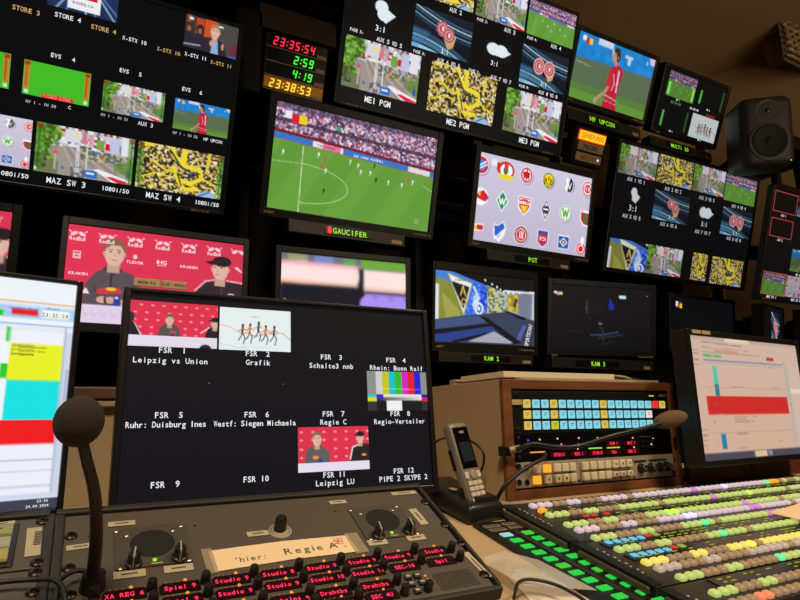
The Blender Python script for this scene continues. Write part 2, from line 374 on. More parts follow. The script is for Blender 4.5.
    i.poly([(.16, .77), (.19, .79), (.235, .73), (.262, .8), (.25, .9), (.21, .98), (.165, .93), (.155, .85)], W); i.poly([(.165, .79), (.19, .8), (.233, .75), (.253, .81), (.2, .93), (.17, .9)], (40, 100, 195)); i.line([(.17, .95), (.25, .82)], .016, W)
    disc(.394, y, (250, 245, 245), .11); i.ring(.394, y, .1, .022, (150, 60, 50)); i.ell(.394, y, .068, .068, (200, 50, 55)); i.rect(.378, .81, .385, .9, W); i.rect(.392, .8, .399, .9, W); i.rect(.405, .81, .412, .9, W)
    i.poly([(.535, .755), (.64, .755), (.637, .9), (.588, .97), (.54, .9)], W); i.poly([(.542, .765), (.633, .765), (.63, .9), (.588, .955), (.546, .9)], (45, 75, 160)); i.ell(.588, .86, .068, .068, (215, 35, 50))
    i.rect(.728, .775, .834, .94, W); i.rect(.734, .785, .828, .93, (30, 90, 185)); i.poly([(.781, .8), (.82, .857), (.781, .915), (.742, .857)], W); i.poly([(.781, .82), (.808, .857), (.781, .893), (.754, .857)], (25, 25, 30)); i.poly([(.781, .838), (.794, .857), (.781, .876), (.768, .857)], W)
    disc(.952, .905, RR, .082); i.ring(.952, .905, .055, .016, W); i.ell(.96, .8, .03, .05, W)
    return i.out()
def p_player(w=110, h=64):
    i = Im(w, h, (88, 105, 84)); i.grad((96, 104, 92), (84, 112, 70))
    a = .375-.07*i.X; i.put(i.Y < a, (30, 130, 205)); i.speck(i.Y < a, [(30, 130, 205), (38, 140, 215), (25, 120, 195)], .1, .6, 2)
    i.rect(.3, .02, .36, .1, (205, 215, 230)); i.rect(.24, .0, .43, .1, (200, 210, 228)); i.rect(.43, .09, .49, .19, (200, 210, 228)); i.rect(.6, .1, .7, .15, (195, 205, 225)); i.rect(.64, .14, .68, .24, (195, 205, 225)); i.ell(.97, .02, .08, .1, (205, 190, 215)); i.ell(.896, .108, .02, .03, (150, 210, 235))
    b = .84+.0*i.X; i.put(i.Y > .75, (88, 125, 62)); i.put(i.Y > .86, (95, 145, 58)); i.line([(.02, .44), (.2, .46)], .01, (190, 200, 190), .8)
    sk = (190, 140, 115)
    i.poly([(.45, .38), (.5, .3), (.57, .3), (.61, .38), (.6, .6), (.585, .78), (.62, 1), (.42, 1), (.455, .78), (.46, .55)], (185, 30, 55))
    i.poly([(.44, .42), (.485, .38), (.5, .6), (.47, .74), (.43, .68)], (195, 40, 60)); i.line([(.46, .68), (.42, .78), (.35, .89)], .05, sk); i.ell(.335, .93, .035, .05, sk)
    i.line([(.56, .38), (.57, .7)], .035, (225, 190, 200)); i.line([(.5, .45), (.53, .6), (.51, .7)], .02, (230, 200, 205), .8); i.line([(.44, .8), (.6, .84)], .02, (230, 190, 200), .8); i.line([(.45, .88), (.6, .9)], .012, (230, 190, 200), .7)
    i.ell(.505, .26, .035, .07, sk); i.ell(.485, .18, .065, .105, sk); i.ell(.49, .11, .07, .07, (50, 42, 40)); i.ell(.52, .17, .04, .09, (58, 46, 42)); i.ell(.465, .19, .045, .07, sk); i.ell(.515, .19, .013, .025, sk)
    score(i, .05, .045, 1.0); return i.out()
RB = (222, 52, 82)
def head(i, x, y, s, hair=(110, 80, 60), cap=None, side=0):
    sk = (222, 178, 160)
    i.rect(x-.14*s/i.asp, y+.15*s, x+.14*s/i.asp, y+.5*s, (200, 155, 138))
    if not cap: i.ell(x, y-.09*s, .255*s, .29*s, hair)
    for d in (-1, 1): i.ell(x+d*.225*s/i.asp, y+.02*s, .035*s, .065*s, (205, 150, 135))
    i.ell(x, y+.03*s, .215*s, .3*s, sk); i.ell(x-.05*s/i.asp, y+.06*s, .13*s, .2*s, (228, 186, 168), .6)
    if cap: i.ell(x+.02*s, y-.21*s, .25*s, .15*s, cap); i.poly([(x-.42*s/i.asp, y-.15*s), (x-.15*s/i.asp, y-.24*s), (x+.1*s/i.asp, y-.13*s), (x-.25*s/i.asp, y-.10*s)], cap)
    else: i.poly([(x-.2*s/i.asp, y-.1*s), (x-.12*s/i.asp, y-.3*s), (x+.17*s/i.asp, y-.3*s), (x+.21*s/i.asp, y-.08*s), (x+.12*s/i.asp, y-.2*s), (x-.08*s/i.asp, y-.2*s)], hair)
    for d in (-1, 1): i.ell(x+(d*.09+side*.06)*s/i.asp, y-.03*s, .03*s, .016*s, (70, 50, 50)); i.line([(x+(d*.09-.05+side*.06)*s/i.asp, y-.09*s), (x+(d*.09+.05+side*.06)*s/i.asp, y-.09*s)], .02*s, (130, 95, 75))
    i.line([(x+side*.07*s/i.asp, y), (x+side*.08*s/i.asp, y+.09*s)], .022*s, (200, 145, 125)); i.line([(x+(side*.07-.06)*s/i.asp, y+.17*s), (x+(side*.07+.06)*s/i.asp, y+.17*s)], .022*s, (175, 95, 95))
def p_press(w=200, h=114):
    i = Im(w, h, RB); i.grad((226, 50, 84), (214, 52, 80), 'x')
    # bulls of each sponsor mark, lettering is laid over as mesh
    for x, y, s in [(.052, .1, 1), (.204, .1, 1), (.357, .1, 1), (.51, .1, 1), (.662, .1, 1), (.816, .1, 1), (.964, .1, 1)]:
        for d in (-1, 1): i.ell(x+d*.02, y-.005, .035, .018, (245, 215, 225), .95, rot=d*.5); i.line([(x+d*.035, y-.02), (x+d*.045, y-.035)], .01, (245, 215, 225))
    i.rect(.035, .27, .075, .35, (235, 180, 195)); i.rect(.04, .285, .07, .3, RB); i.rect(.045, .315, .065, .33, RB); i.ell(.36, .275, .02, .025, (240, 200, 210)); i.poly([(.94, .28), (.985, .33), (1, .33), (.965, .27)], (240, 200, 210)); i.line([(.205, .3), (.23, .32)], .03, (240, 200, 210))
    g = (88, 78, 84)
    i.poly([(.1, .85), (.11, .6), (.16, .47), (.22, .43), (.28, .43), (.34, .46), (.385, .52), (.41, .85)], g); i.poly([(.19, .44), (.25, .5), (.3, .44), (.28, .4), (.21, .4)], (72, 62, 70))
    i.line([(.15, .6), (.19, .78)], .012, (70, 60, 68)); i.line([(.35, .6), (.32, .78)], .012, (70, 60, 68))
    head(i, .249, .26, .42, (140, 95, 70))
    i.line([(.24, .5), (.243, .66)], .014, (45, 38, 45))
    for x, c in [(.115, (220, 60, 60))]: i.poly([(x-.02, .7), (x, .64), (x+.02, .7)], (240, 225, 230))
    i.poly([(.17, .66), (.2, .63), (.285, .62), (.31, .68), (.17, .7)], (205, 60, 70)); i.ell(.245, .64, .05, .018, (245, 190, 60)); 
    i.ell(.2, .755, .05, .035, (215, 165, 150)); i.ell(.245, .755, .05, .035, (215, 165, 150)); i.line([(.215, .74), (.22, .78)], .02, (50, 40, 40))
    i.rect(.262, .7, .292, .81, (50, 60, 160)); i.rect(.268, .715, .286, .735, (220, 220, 235)); i.rect(.3, .74, .33, .81, (180, 170, 200)); i.rect(.33, .72, .35, .8, (90, 70, 80))
    i.poly([(.69, .85), (.71, .58), (.77, .47), (.84, .44), (.92, .44), (1, .46), (1, .85)], (50, 38, 44)); i.line([(.71, .58), (.77, .465), (.83, .44)], .02, (235, 160, 175)); i.line([(.9, .44), (1, .455)], .02, (235, 160, 175)); i.line([(.87, .48), (.87, .6)], .008, (90, 80, 85))
    head(i, .858, .31, .4, cap=(42, 28, 34), side=-1); i.ell(.93, .6, .04, .018, (220, 215, 225))
    i.put(i.Y > .81, (226, 208, 232)); i.rect(0, .81, 1, .82, (240, 228, 245))
    for x in (.11, .15, .2, .25, .3): i.line([(x, .86), (x+.012, .93), (x+.03, .9)], .008, (205, 185, 212))
    return i.out()
def p_wide(w=90, h=50):
    i = Im(w, h, (222, 48, 76))
    for y in (.1, .26, .42, .58, .72):
        for n in range(9): i.ell(.06+.125*n+(.06 if int(y*10) % 2 else 0), y, .035, .022, (240, 170, 185), .8)
    def tors(x, s, c): i.poly([(x-.11*s, .78), (x-.1*s, .58), (x-.04*s, .48), (x+.04*s, .48), (x+.1*s, .58), (x+.12*s, .78)], c)
    tors(.44, 1.1, (85, 82, 80)); head(i, .44, .4, .36, (130, 90, 65)); i.ell(.48, .72, .04, .05, (40, 50, 120)); i.rect(.45, .64, .52, .7, (210, 70, 70))
    i.poly([(-.02, .8), (-.02, .45), (.06, .5), (.15, .8)], (35, 30, 35)); i.line([(.06, .5), (.14, .78)], .02, (230, 220, 225)); i.ell(.0, .38, .1, .12, (60, 40, 40))
    i.poly([(.84, .8), (.88, .55), (.95, .5), (1, .5), (1, .8)], (35, 30, 35)); i.line([(.8, .66), (.9, .52)], .025, (235, 215, 220)); head(i, .965, .42, .36, cap=(30, 25, 28), side=-1)
    i.put(i.Y > .76, (226, 218, 232)); i.line([(0, .77), (1, .77)], .015, (245, 240, 248)); i.ell(.86, 1, .12, .09, (45, 35, 38)); return i.out()
def p_two(w=80, h=46):
    i = Im(w, h, (222, 48, 76))
    for y in (.12, .3, .5, .68):
        for n in range(7): i.ell(.05+.155*n, y, .04, .025, (240, 170, 185), .8)
    i.poly([(.08, .85), (.12, .5), (.22, .4), (.33, .42), (.42, .55), (.44, .85)], (95, 92, 92)); head(i, .26, .28, .46, (140, 100, 75))
    i.poly([(.7, .85), (.75, .5), (.84, .4), (1, .42), (1, .85)], (35, 32, 36)); i.line([(.72, .75), (.76, .48), (.86, .42)], .03, (235, 225, 228)); head(i, .87, .27, .4, cap=(30, 26, 28), side=-1)
    i.ell(.24, .68, .07, .04, (235, 150, 60)); i.ell(.3, .76, .05, .05, (50, 60, 150)); i.ell(.92, .66, .06, .03, (235, 150, 60))
    i.put(i.Y > .8, (228, 220, 236)); return i.out()
def p_grafik(w=90, h=50):
    i = Im(w, h, (228, 238, 238)); i.line([(0, .42), (.12, .45), (.28, .58)], .014, (240, 150, 90)); i.line([(.7, .58), (.88, .55), (1, .72)], .014, (230, 90, 50))
    for n, (x, y) in enumerate([(.32, .5), (.42, .48), (.54, .42), (.64, .5), (.76, .5)]):
        c = (45, 40, 55); i.ell(x, y-.09, .03, .035, c); i.line([(x, y-.05), (x-.01, y+.1)], .05, c if n % 2 == 0 else (190, 120, 60))
        i.line([(x, y+.1), (x-.04, y+.22), (x-.06, y+.26)], .022, c); i.line([(x, y+.1), (x+.03, y+.2), (x+.01, y+.34)], .022, c); i.line([(x-.06, y+.05), (x, y-.02), (x+.05, y+.03)], .02, (200, 110, 60))
    i.line([(.28, .6), (.38, .58), (.5, .66), (.6, .6), (.72, .56)], .025, (220, 130, 60), .8); i.line([(.44, .2), (.54, .19)], .02, (235, 170, 90)); i.rect(.3, .9, .7, .92, (200, 215, 220)); i.line([(0, .85), (.4, .97)], .03, (205, 222, 228)); return i.out()
def p_bars(w=70, h=48):
    i = Im(w, h, (25, 24, 28)); g = (140, 142, 140)
    i.rect(0, 0, .14, .58, g); i.rect(.87, 0, 1, .58, g)
    for n, c in enumerate([(205, 205, 208), (200, 195, 30), (20, 190, 200), (40, 190, 40), (215, 30, 200), (225, 30, 35), (30, 30, 210)]): i.rect(.14+.104*n, 0, .14+.104*(n+1), .58, c)
    i.rect(0, .58, .14, .66, (30, 200, 210)); i.rect(0, .66, .14, .76, (225, 215, 30)); i.rect(.14, .58, .25, .74, (60, 40, 170)); i.rect(.25, .58, .87, .66, (225, 225, 225)); i.grad((40, 40, 40), (250, 250, 250), 'x', i.mask(.25, .66, .87, .74))
    i.rect(.87, .6, 1, .67, (40, 30, 200)); i.rect(.87, .67, 1, .76, (230, 30, 40)); i.rect(0, .76, .14, 1, (50, 50, 52)); i.rect(.3, .74, .54, 1, (240, 240, 240)); i.rect(.88, .76, 1, 1, (45, 45, 48)); i.rect(.14, .74, .3, 1, (20, 20, 22)); i.rect(.54, .74, .88, 1, (20, 20, 22))
    i.line([(.2, .44), (.85, .46)], .025, (235, 235, 235), .5); return i.out()
def p_blur(w=120, h=70):
    i = Im(w, h, (24, 24, 36)); i.rect(0, 0, 1, .14, (120, 110, 130)); i.rect(.05, 0, .2, .1, (150, 160, 120)); i.rect(.25, 0, .4, .1, (120, 140, 200)); i.rect(.62, 0, 1, .13, (110, 170, 60)); i.rect(.48, .02, .58, .12, (90, 170, 90))
    i.ell(.16, .24, .5, .145, (255, 225, 225)); i.rect(0, .1, .58, .38, (255, 226, 226)); i.ell(.58, .24, .05, .13, (255, 222, 222)); i.rect(.0, .1, .62, .15, (235, 150, 160), .6); i.rect(.0, .34, .6, .4, (240, 190, 160), .7)
    i.rect(.64, .14, 1, .43, (255, 228, 226)); i.rect(.64, .38, 1, .44, (225, 180, 160), .6)
    i.blur(5)
    j = Im(w, h, (0, 0, 0)); i.put(i.mask(.65, .46, 1, .88), (150, 125, 220)); 
    for x in (.68, .8, .93): i.ell(x, .62, .12, .14, (170, 145, 240)); i.ell(x+.01, .7, .04, .05, (120, 95, 190))
    i.put(i.mask(.6, .45, 1.0, .45), (0, 0, 0)); i.blur(4); return i.out()
def p_studio(w=130, h=76):
    i = Im(w, h, (22, 20, 20)); 
    i.poly([(0, 0), (.15, 0), (.7, .25), (.7, .5), (0, .69)], (70, 130, 215)); i.poly([(0, .1), (.14, .15), (.27, .6), (.05, .69), (0, .69)], (135, 140, 60)); i.poly([(0, .2), (.035, .2), (.035, .69), (0, .69)], (225, 225, 225))
    i.poly([(.06, .3), (.2, .5), (.25, .62), (.1, .66)], (180, 175, 90), .6)
    i.poly([(.28, .1), (.5, .16), (.5, .57), (.26, .6)], (60, 110, 225)); i.speck((i.X > .28) & (i.X < .5) & (i.Y > .12+.2*(i.X-.28)) & (i.Y < .58), [(40, 80, 210), (70, 125, 235), (150, 185, 245), (50, 90, 200)], .03, .5, 3)
    i.line([(.37, .2), (.42, .35), (.36, .45)], .04, (190, 215, 250)); i.line([(.44, .25), (.5, .3), (.44, .4), (.5, .45)], .035, (30, 60, 200))
    i.poly([(.5, .15), (.71, .26), (.69, .5), (.5, .56)], (150, 165, 130)); i.speck((i.X > .5) & (i.X < .7) & (i.Y > .16+.45*(i.X-.5)) & (i.Y < .57-.3*(i.X-.5)), [(200, 200, 170), (110, 130, 90), (170, 190, 210), (210, 200, 90), (90, 90, 90)], .028, .9, 4)
    i.poly([(.115, .03), (.35, .15), (.27, .61)], (225, 225, 215)); i.poly([(.15, .14), (.325, .205), (.268, .52)], (28, 26, 30)); i.poly([(.13, .06), (.34, .155), (.335, .18), (.145, .12)], (240, 240, 235)); i.line([(.125, .05), (.27, .6), (.35, .15), (.125, .05)], .014, (200, 180, 110))
    i.line([(.24, .33), (.262, .2), (.29, .34)], .022, (215, 185, 90)); i.line([(.245, .29), (.285, .29)], .016, (215, 185, 90)); i.ell(.27, .42, .045, .05, (190, 165, 90)); i.ell(.27, .42, .025, .03, (30, 30, 30))
    i.ell(.42, .5, .07, .09, (235, 240, 250)); i.ell(.42, .5, .045, .06, (60, 100, 200)); i.ell(.42, .5, .02, .03, (235, 240, 250)); i.ell(.385, .42, .05, .13, (225, 235, 245), .7)
    i.poly([(.7, .23), (.99, .2), (.99, .62), (.7, .5)], (150, 155, 170)); i.poly([(.82, .23), (.96, .22), (.95, .62), (.82, .53)], (120, 125, 145)); i.poly([(.71, .25), (.82, .25), (.81, .52), (.71, .5)], (190, 170, 50)); i.speck(i.mask(.72, .26, .81, .5), [(220, 200, 40), (40, 40, 30), (150, 130, 60)], .06, .8, 2); i.line([(.68, .215), (.99, .2)], .03, (215, 222, 235)); i.line([(.985, .2), (.975, .6)], .02, (225, 230, 245))
    i.poly([(0, .69), (.42, .58), (.68, .52), (.99, .62), (.99, 1), (0, 1)], (58, 66, 88)); i.poly([(0, .7), (.42, .6), (.52, .68), (0, .83)], (66, 84, 125)); i.poly([(0, .83), (.54, .7), (.56, .73), (0, .9)], (22, 22, 32)); i.poly([(0, .9), (.56, .75), (.58, .79), (.15, .98), (0, 1)], (45, 65, 140)); i.poly([(.15, .98), (.5, .83), (.5, .87), (.2, 1)], (20, 22, 35))
    i.poly([(.42, .6), (.5, .62), (.86, .96), (.76, .98)], (22, 24, 32)); i.poly([(.57, .81), (.775, .97), (.31, .975)], (168, 165, 185)); i.poly([(.75, .55), (.87, .57), (.9, .62), (.82, .6)], (20, 24, 40)); i.poly([(.8, .9), (.87, .69), (.9, .7), (.84, .92)], (90, 95, 175)); i.poly([(.87, .98), (.91, .74), (.99, .76), (.97, 1)], (60, 58, 80)); 
    for x, y in [(.48, .08), (.55, .13), (.6, .165), (.635, .2), (.665, .225), (.715, .235), (.77, .23), (.835, .22)]: i.ell(x, y, .014, .018, (245, 250, 255))
    i.poly([(0, 0), (.1, 0), (.12, .04), (.6, .22), (.69, .23), (.69, .0)], (22, 20, 20), 0); return i.out()
def p_cam3(w=120, h=70):
    i = Im(w, h, (16, 16, 20)); i.grad((20, 19, 23), (13, 14, 18))
    i.rect(.66, .12, .73, .17, (190, 235, 240)); i.ell(.58, .3, .05, .07, (35, 45, 180), .8); i.ell(.57, .22, .02, .05, (40, 50, 150), .8); i.line([(.33, .22), (.335, .42)], .01, (100, 105, 110)); i.line([(.345, .2), (.345, .44)], .025, (35, 36, 40)); i.rect(.36, .26, .5, .42, (22, 22, 26))
    i.line([(.38, .76), (.5, .75), (.65, .7)], .02, (50, 80, 130)); i.line([(.45, .81), (.7, .74)], .012, (60, 70, 90)); i.line([(.46, .55), (.47, .66)], .04, (35, 36, 40)); i.line([(.46, .58), (.49, .58)], .014, (160, 165, 170)); i.line([(.5, .66), (.5, .84)], .03, (38, 42, 55)); i.line([(.35, .5), (.38, .5)], .02, (45, 45, 50)); i.line([(.1, .72), (.3, .7)], .008, (40, 44, 52)); i.line([(.45, .9), (.62, .86)], .01, (40, 46, 60)); i.blur(1)
    i.rect(.02, .115, .045, .15, (240, 240, 245)); i.rect(.045, .12, .07, .17, (225, 150, 110)); i.rect(.07, .12, .1, .165, (235, 215, 130)); i.rect(.945, .1, .955, .115, (190, 200, 210)); return i.out()
def p_buli(w=70, h=42):
    i = Im(w, h, (30, 50, 90))
    for n in range(10): i.line([(.5, -.2), (-.2+.15*n, 1.1)], .05, [(90, 150, 210), (20, 35, 80), (180, 215, 240)][n % 3], .7)
    i.rect(.28, 0, .74, .9, (238, 238, 242)); i.rect(.33, 0, .69, .52, (205, 25, 45)); i.poly([(.5, .1), (.62, .2), (.5, .45)], (240, 235, 240)); return i.out()
def p_talk(w=64, h=38):
    i = Im(w, h, (70, 55, 50)); i.rect(.05, 0, .1, 1, (180, 80, 40)); i.rect(.2, .05, .34, .7, (190, 70, 30)); i.rect(.36, 0, .6, .7, (205, 80, 35)); i.rect(.6, 0, 1, 1, (75, 70, 70)); i.rect(.08, .06, .15, .14, (235, 235, 240)); i.rect(.6, .1, .7, .16, (220, 220, 220))
    i.poly([(.3, 1), (.38, .55), (.6, .5), (.75, .65), (.82, 1)], (45, 42, 48)); i.poly([(.5, 1), (.53, .55), (.62, .6), (.65, 1)], (140, 175, 215)); head(i, .56, .33, .62, (165, 130, 90)); i.ell(.5, .7, .05, .09, (215, 150, 125)); i.ell(.72, .72, .04, .1, (215, 150, 125))
    for x, c in ((.08, (60, 45, 40)), (.28, (50, 35, 30))): i.ell(x, .38, .12, .16, c); i.ell(x, .75, .2, .28, (45, 40, 55)); i.ell(x, .42, .06, .08, (150, 100, 80))
    i.ell(.95, .8, .15, .25, (110, 45, 60)); i.rect(.85, .93, 1, 1, (60, 90, 200)); i.line([(0, .9), (.3, .85)], .04, (170, 170, 180)); return i.out()
def p_evs(w=60, h=34, loss=True):
    i = Im(w, h, (66, 186, 38))
    for q in (.02, .9): i.rect(q, .03, q+.08, .82, (190, 130, 50), .85); i.rect(q+.02, .15, q+.04, .75, (200, 60, 30)); i.rect(q, .03, q+.08, .14, (170, 60, 30)); i.rect(q+.01, .84, q+.07, .94, (210, 230, 210))
    if loss: i.rect(.28, .87, .76, 1, (230, 50, 50))
    return i.out()
def p_left(w=190, h=150):                        # rundown application, the visible right part of the desk screen is the right end
    i = Im(w, h, (232, 238, 250)); G = (120, 130, 150)
    i.rect(0, 0, 1, .1, (238, 243, 250)); i.rect(0, .1, 1, .106, (240, 180, 90)); i.rect(0, .106, 1, .18, (222, 234, 248)); i.rect(.3, .125, 1, .178, (170, 205, 240)); i.rect(.3, .18, 1, .2, (238, 243, 250)); i.rect(.3, .2, 1, .207, (150, 190, 235)); i.rect(0, .207, 1, .235, (228, 235, 245))
    i.rect(.78, .147, .842, .172, (30, 210, 40)); i.rect(.3, .147, .5, .176, (200, 210, 220)); i.rect(.858, .137, .916, .165, (225, 30, 35)); i.rect(.924, .132, .986, .17, (246, 248, 240))
    def rows(y0, y1, c): i.rect(.02, y0, .978, y1, c)
    rows(.235, .3, (240, 242, 250)); rows(.29, .45, (232, 240, 40)); rows(.45, .62, (20, 225, 225)); rows(.62, .725, (238, 25, 32)); rows(.725, .93, (236, 238, 250))
    i.rect(.84, .285, .862, .93, (240, 243, 250)); i.rect(.852, .22, .861, .284, (40, 200, 50)); i.rect(.848, .38, .862, .445, (40, 200, 50)); i.rect(.84, .55, .85, .62, (120, 210, 40)); i.rect(.84, .62, .862, .725, (238, 25, 32)); i.rect(.82, .5, .85, .505, (180, 215, 220)); i.line([(.86, .39), (.978, .39)], .003, (205, 210, 50))
    for y in (.79, .835, .9): i.line([(0, y), (.985, y)], .004, (185, 192, 215))
    i.rect(.985, .23, 1, .93, (205, 212, 230)); i.rect(.98, .2, .984, .93, (180, 190, 215)); i.rect(.99, .4, .998, .6, (170, 180, 205))
    i.rect(0, .93, 1, .95, (205, 215, 235)); i.rect(0, .955, 1, 1, (62, 64, 82))
    for y in (.3, .318, .336): i.line([(.87, y), (.915, y)], .005, (150, 150, 60))
    return i.out()
def p_right(w=170, h=110):
    i = Im(w, h, (206, 176, 158)); i.grad((205, 178, 162), (208, 172, 148)); g = (140, 120, 112)
    i.rect(0, 0, 1, .03, (190, 165, 152)); i.rect(.3, .0, .52, .03, (225, 205, 180)); i.line([(.1, .05), (.45, .06)], .008, g); i.line([(.1, .09), (.5, .1)], .006, (190, 130, 110)); i.line([(.2, .115), (.4, .115)], .012, (205, 130, 95)); i.line([(.1, .13), (.6, .13)], .006, g)
    i.rect(.1, .15, .17, .175, (70, 185, 90)); i.rect(.18, .15, .25, .175, (70, 185, 90)); i.rect(.67, .143, .74, .168, (190, 40, 45)); i.rect(.1, .19, .82, .205, (130, 130, 165)); i.ell(.84, .185, .01, .012, (60, 170, 60))
    i.rect(.165, .245, .2, .395, (90, 190, 165)); i.rect(.165, .395, .2, .49, (25, 125, 155)); i.rect(.085, .492, .825, .64, (205, 40, 38)); i.rect(.165, .795, .205, .915, (25, 130, 165)); i.rect(.83, .2, .87, .95, (178, 175, 165), .8); i.rect(.875, .2, 1, .93, (205, 180, 165)); i.rect(.87, .42, 1, .46, (225, 205, 180))
    for y in (.22, .42, .79): i.line([(.08, y), (.83, y)], .003, (180, 150, 140))
    for x, y, l in [(.1, .33, .01), (.12, .46, .01), (.3, .41, .12), (.68, .23, .04), (.7, .41, .04), (.14, .56, .02), (.12, .7, .01), (.3, .66, .12), (.3, .68, .1), (.3, .7, .13), (.45, .66, .05), (.68, .79, .03), (.68, .88, .03), (.3, .8, .1), (.16, .64, .06), (.13, .86, .01), (.3, .91, .08), (.45, .7, .02)]: i.line([(x, y), (x+l, y)], .006, g)
    for y in (.12, .15, .2, .24): i.line([(.02, y), (.06, y)], .006, (175, 110, 90) if y < .16 else g)
    for y in (.76, .8, .84, .88): i.line([(.02, y), (.06, y)], .006, g)
    i.ell(.86, .56, .008, .01, (70, 160, 70)); i.rect(0, .94, 1, 1, (75, 70, 85)); i.rect(.44, .945, .55, .99, (215, 190, 140)); i.rect(.43, .95, .44, .985, (80, 160, 140)); i.rect(.56, .95, .6, .985, (150, 140, 140)); return i.out()

def picture(name, parent, img, x0, x1, z0, z1, e=.0008, label=None, plane='xz'):
    """flat picture on a screen: a fine grid of coloured points; z1 is its top"""
    h, w = img.shape[:2]; me = bpy.data.meshes.new(name); n = w*h
    X, Z = np.meshgrid(np.linspace(x0, x1, w), np.linspace(z1, z0, h)); V = np.empty((n, 3), np.float32)
    V[:, 0] = X.ravel(); V[:, 1] = -e; V[:, 2] = Z.ravel()
    if plane == 'xy': V[:, 1] = Z.ravel(); V[:, 2] = e
    idx = np.arange(n).reshape(h, w); F = np.stack([idx[:-1, :-1], idx[1:, :-1], idx[1:, 1:], idx[:-1, 1:]], -1).reshape(-1, 4)
    me.vertices.add(n); me.vertices.foreach_set('co', V.ravel()); me.loops.add(F.size); me.loops.foreach_set('vertex_index', F.ravel().astype(np.int32))
    me.polygons.add(len(F)); me.polygons.foreach_set('loop_start', np.arange(0, F.size, 4, dtype=np.int32)); me.polygons.foreach_set('loop_total', np.full(len(F), 4, np.int32)); me.update(calc_edges=True)
    at = me.color_attributes.new('Col', 'FLOAT_COLOR', 'POINT'); col = np.ones((n, 4), np.float32); col[:, :3] = lin(np.clip(img, 0, 1)).reshape(-1, 3)
    at.data.foreach_set('color', col.ravel()); me.materials.append(M_pic)
    o = bpy.data.objects.new(name, me); C.objects.link(o); o.parent = parent
    if label: o['label'] = label
    return o
class Mon:
    def __init__(s, name, label, cat, c, w, h, tilt, yaw, bz=(.012, .012, .012), depth=.05, lcd=None, group=None, inset=0, back=.06, maker=None):
        s.w, s.h = w, h; s.t = thing(name, label, cat, c, (R(tilt), 0, R(yaw)), group)
        b, bt, bb = bz; ow, x0, x1 = w/2-inset, -w/2-b, w/2+b; z0, z1 = -h/2-bb, h/2+bt; iw, ih = w/2-inset, h/2-inset
        obj('housing', s.t, M_case, [box(((x0+x1)/2, depth/2+.004, (z0+z1)/2), (x1-x0, depth, z1-z0), .004), box((0, depth+back/2, 0), (w*.6, back, h*.6), .012), box((0, depth+back+.01, 0), (.12, .03, .12), .004)])
        f = -.006; d = .012
        obj('bezel', s.t, M_bez, [box(((x0-iw)/2, f+d/2, (z0+z1)/2), (-iw-x0, d, z1-z0), .002), box(((x1+iw)/2, f+d/2, (z0+z1)/2), (x1-iw, d, z1-z0), .002),
            box((0, f+d/2, (z1+ih)/2), (2*iw, d, z1-ih), .002), box((0, f+d/2, (z0-ih)/2), (2*iw, d, -ih-z0), .002)])
        s.scr = obj('screen', s.t, lcd or M_lcd, [box((0, .002, 0), (2*iw, .004, 2*ih))])
        if maker:
            for (mt, mx, mh) in maker: obj('maker_label', s.t, M_brass, [lay(text2d(mt, mh), x0+(x1-x0)*mx, (z0-ih)/2+.001 if bb > .012 else z0+bb/2, .0065)])
    def xy(s, u, v): return (u-.5)*s.w, (.5-v)*s.h
    gain = 1.
    def pic(s, img, u0, v0, u1, v1, name='video_tile', e=.0008, label=None):
        img = img*s.gain
        a, b = s.xy(u0, v0); c, d = s.xy(u1, v1); return picture(name, s.scr, img, a, c, d, b, e, label)
    def cap(s, txt, u, v, h, pitch=.78, m=None, name='caption', e=.0014, align='C', rot=0):
        x, z = s.xy(u, v); return obj(name, s.scr, m or M_white, [lay(text2d(txt, h, pitch, align=align), x, z, e, 'xz', rot)])

# ================================================================== the room
M_ceil = mat('ceiling_paint', (140, 112, 78), .85, noise=.08, scale=5, bump=.1)
M_wall = mat('wall_paint', (150, 122, 86), .85, noise=.06, scale=8)
M_floor = mat('floor_carpet', (60, 52, 46), .95, noise=.3, scale=200, bump=.4)
XR = lambda y: 4.19+(2.57-y)*.30
struct('floor', M_floor, [extr([(-2.6, -2.3), (XR(-2.3), -2.3), (XR(2.65), 2.65), (-2.6, 2.65)], -.99, -.95)])
struct('ceiling', M_ceil, [extr([(-2.6, -2.3), (XR(-2.3), -2.3), (XR(2.65), 2.65), (-2.6, 2.65)], 2.6, 2.64)])
struct('wall_back', M_wall, [box((.8, 2.68, .83), (6.9, .06, 3.58))])
struct('wall_left', M_wall, [box((-2.63, .18, .83), (.06, 5.0, 3.58))])
struct('wall_right', M_wall, [extr([(XR(-2.3), -2.3), (XR(-2.3)+.06, -2.3), (XR(2.7)+.06, 2.7), (XR(2.7), 2.7)], -.96, 2.62)])
struct('wall_front', M_wall, [box((1.5, -2.33, .83), (8.4, .06, 3.58))])
M_black = mat('black_backing', (11, 10, 10), .9, noise=.3, scale=30)
M_desk = mat('desk_laminate', (176, 150, 112), .5, noise=.05, scale=25)
M_deskpanel = mat('desk_fabric', (150, 132, 100), .85, noise=.12, scale=400, bump=.3)
M_wood = wood('cherry_wood', (122, 72, 36), (84, 46, 22))
M_woodd = wood('dark_wood', (98, 66, 40), (66, 42, 26))

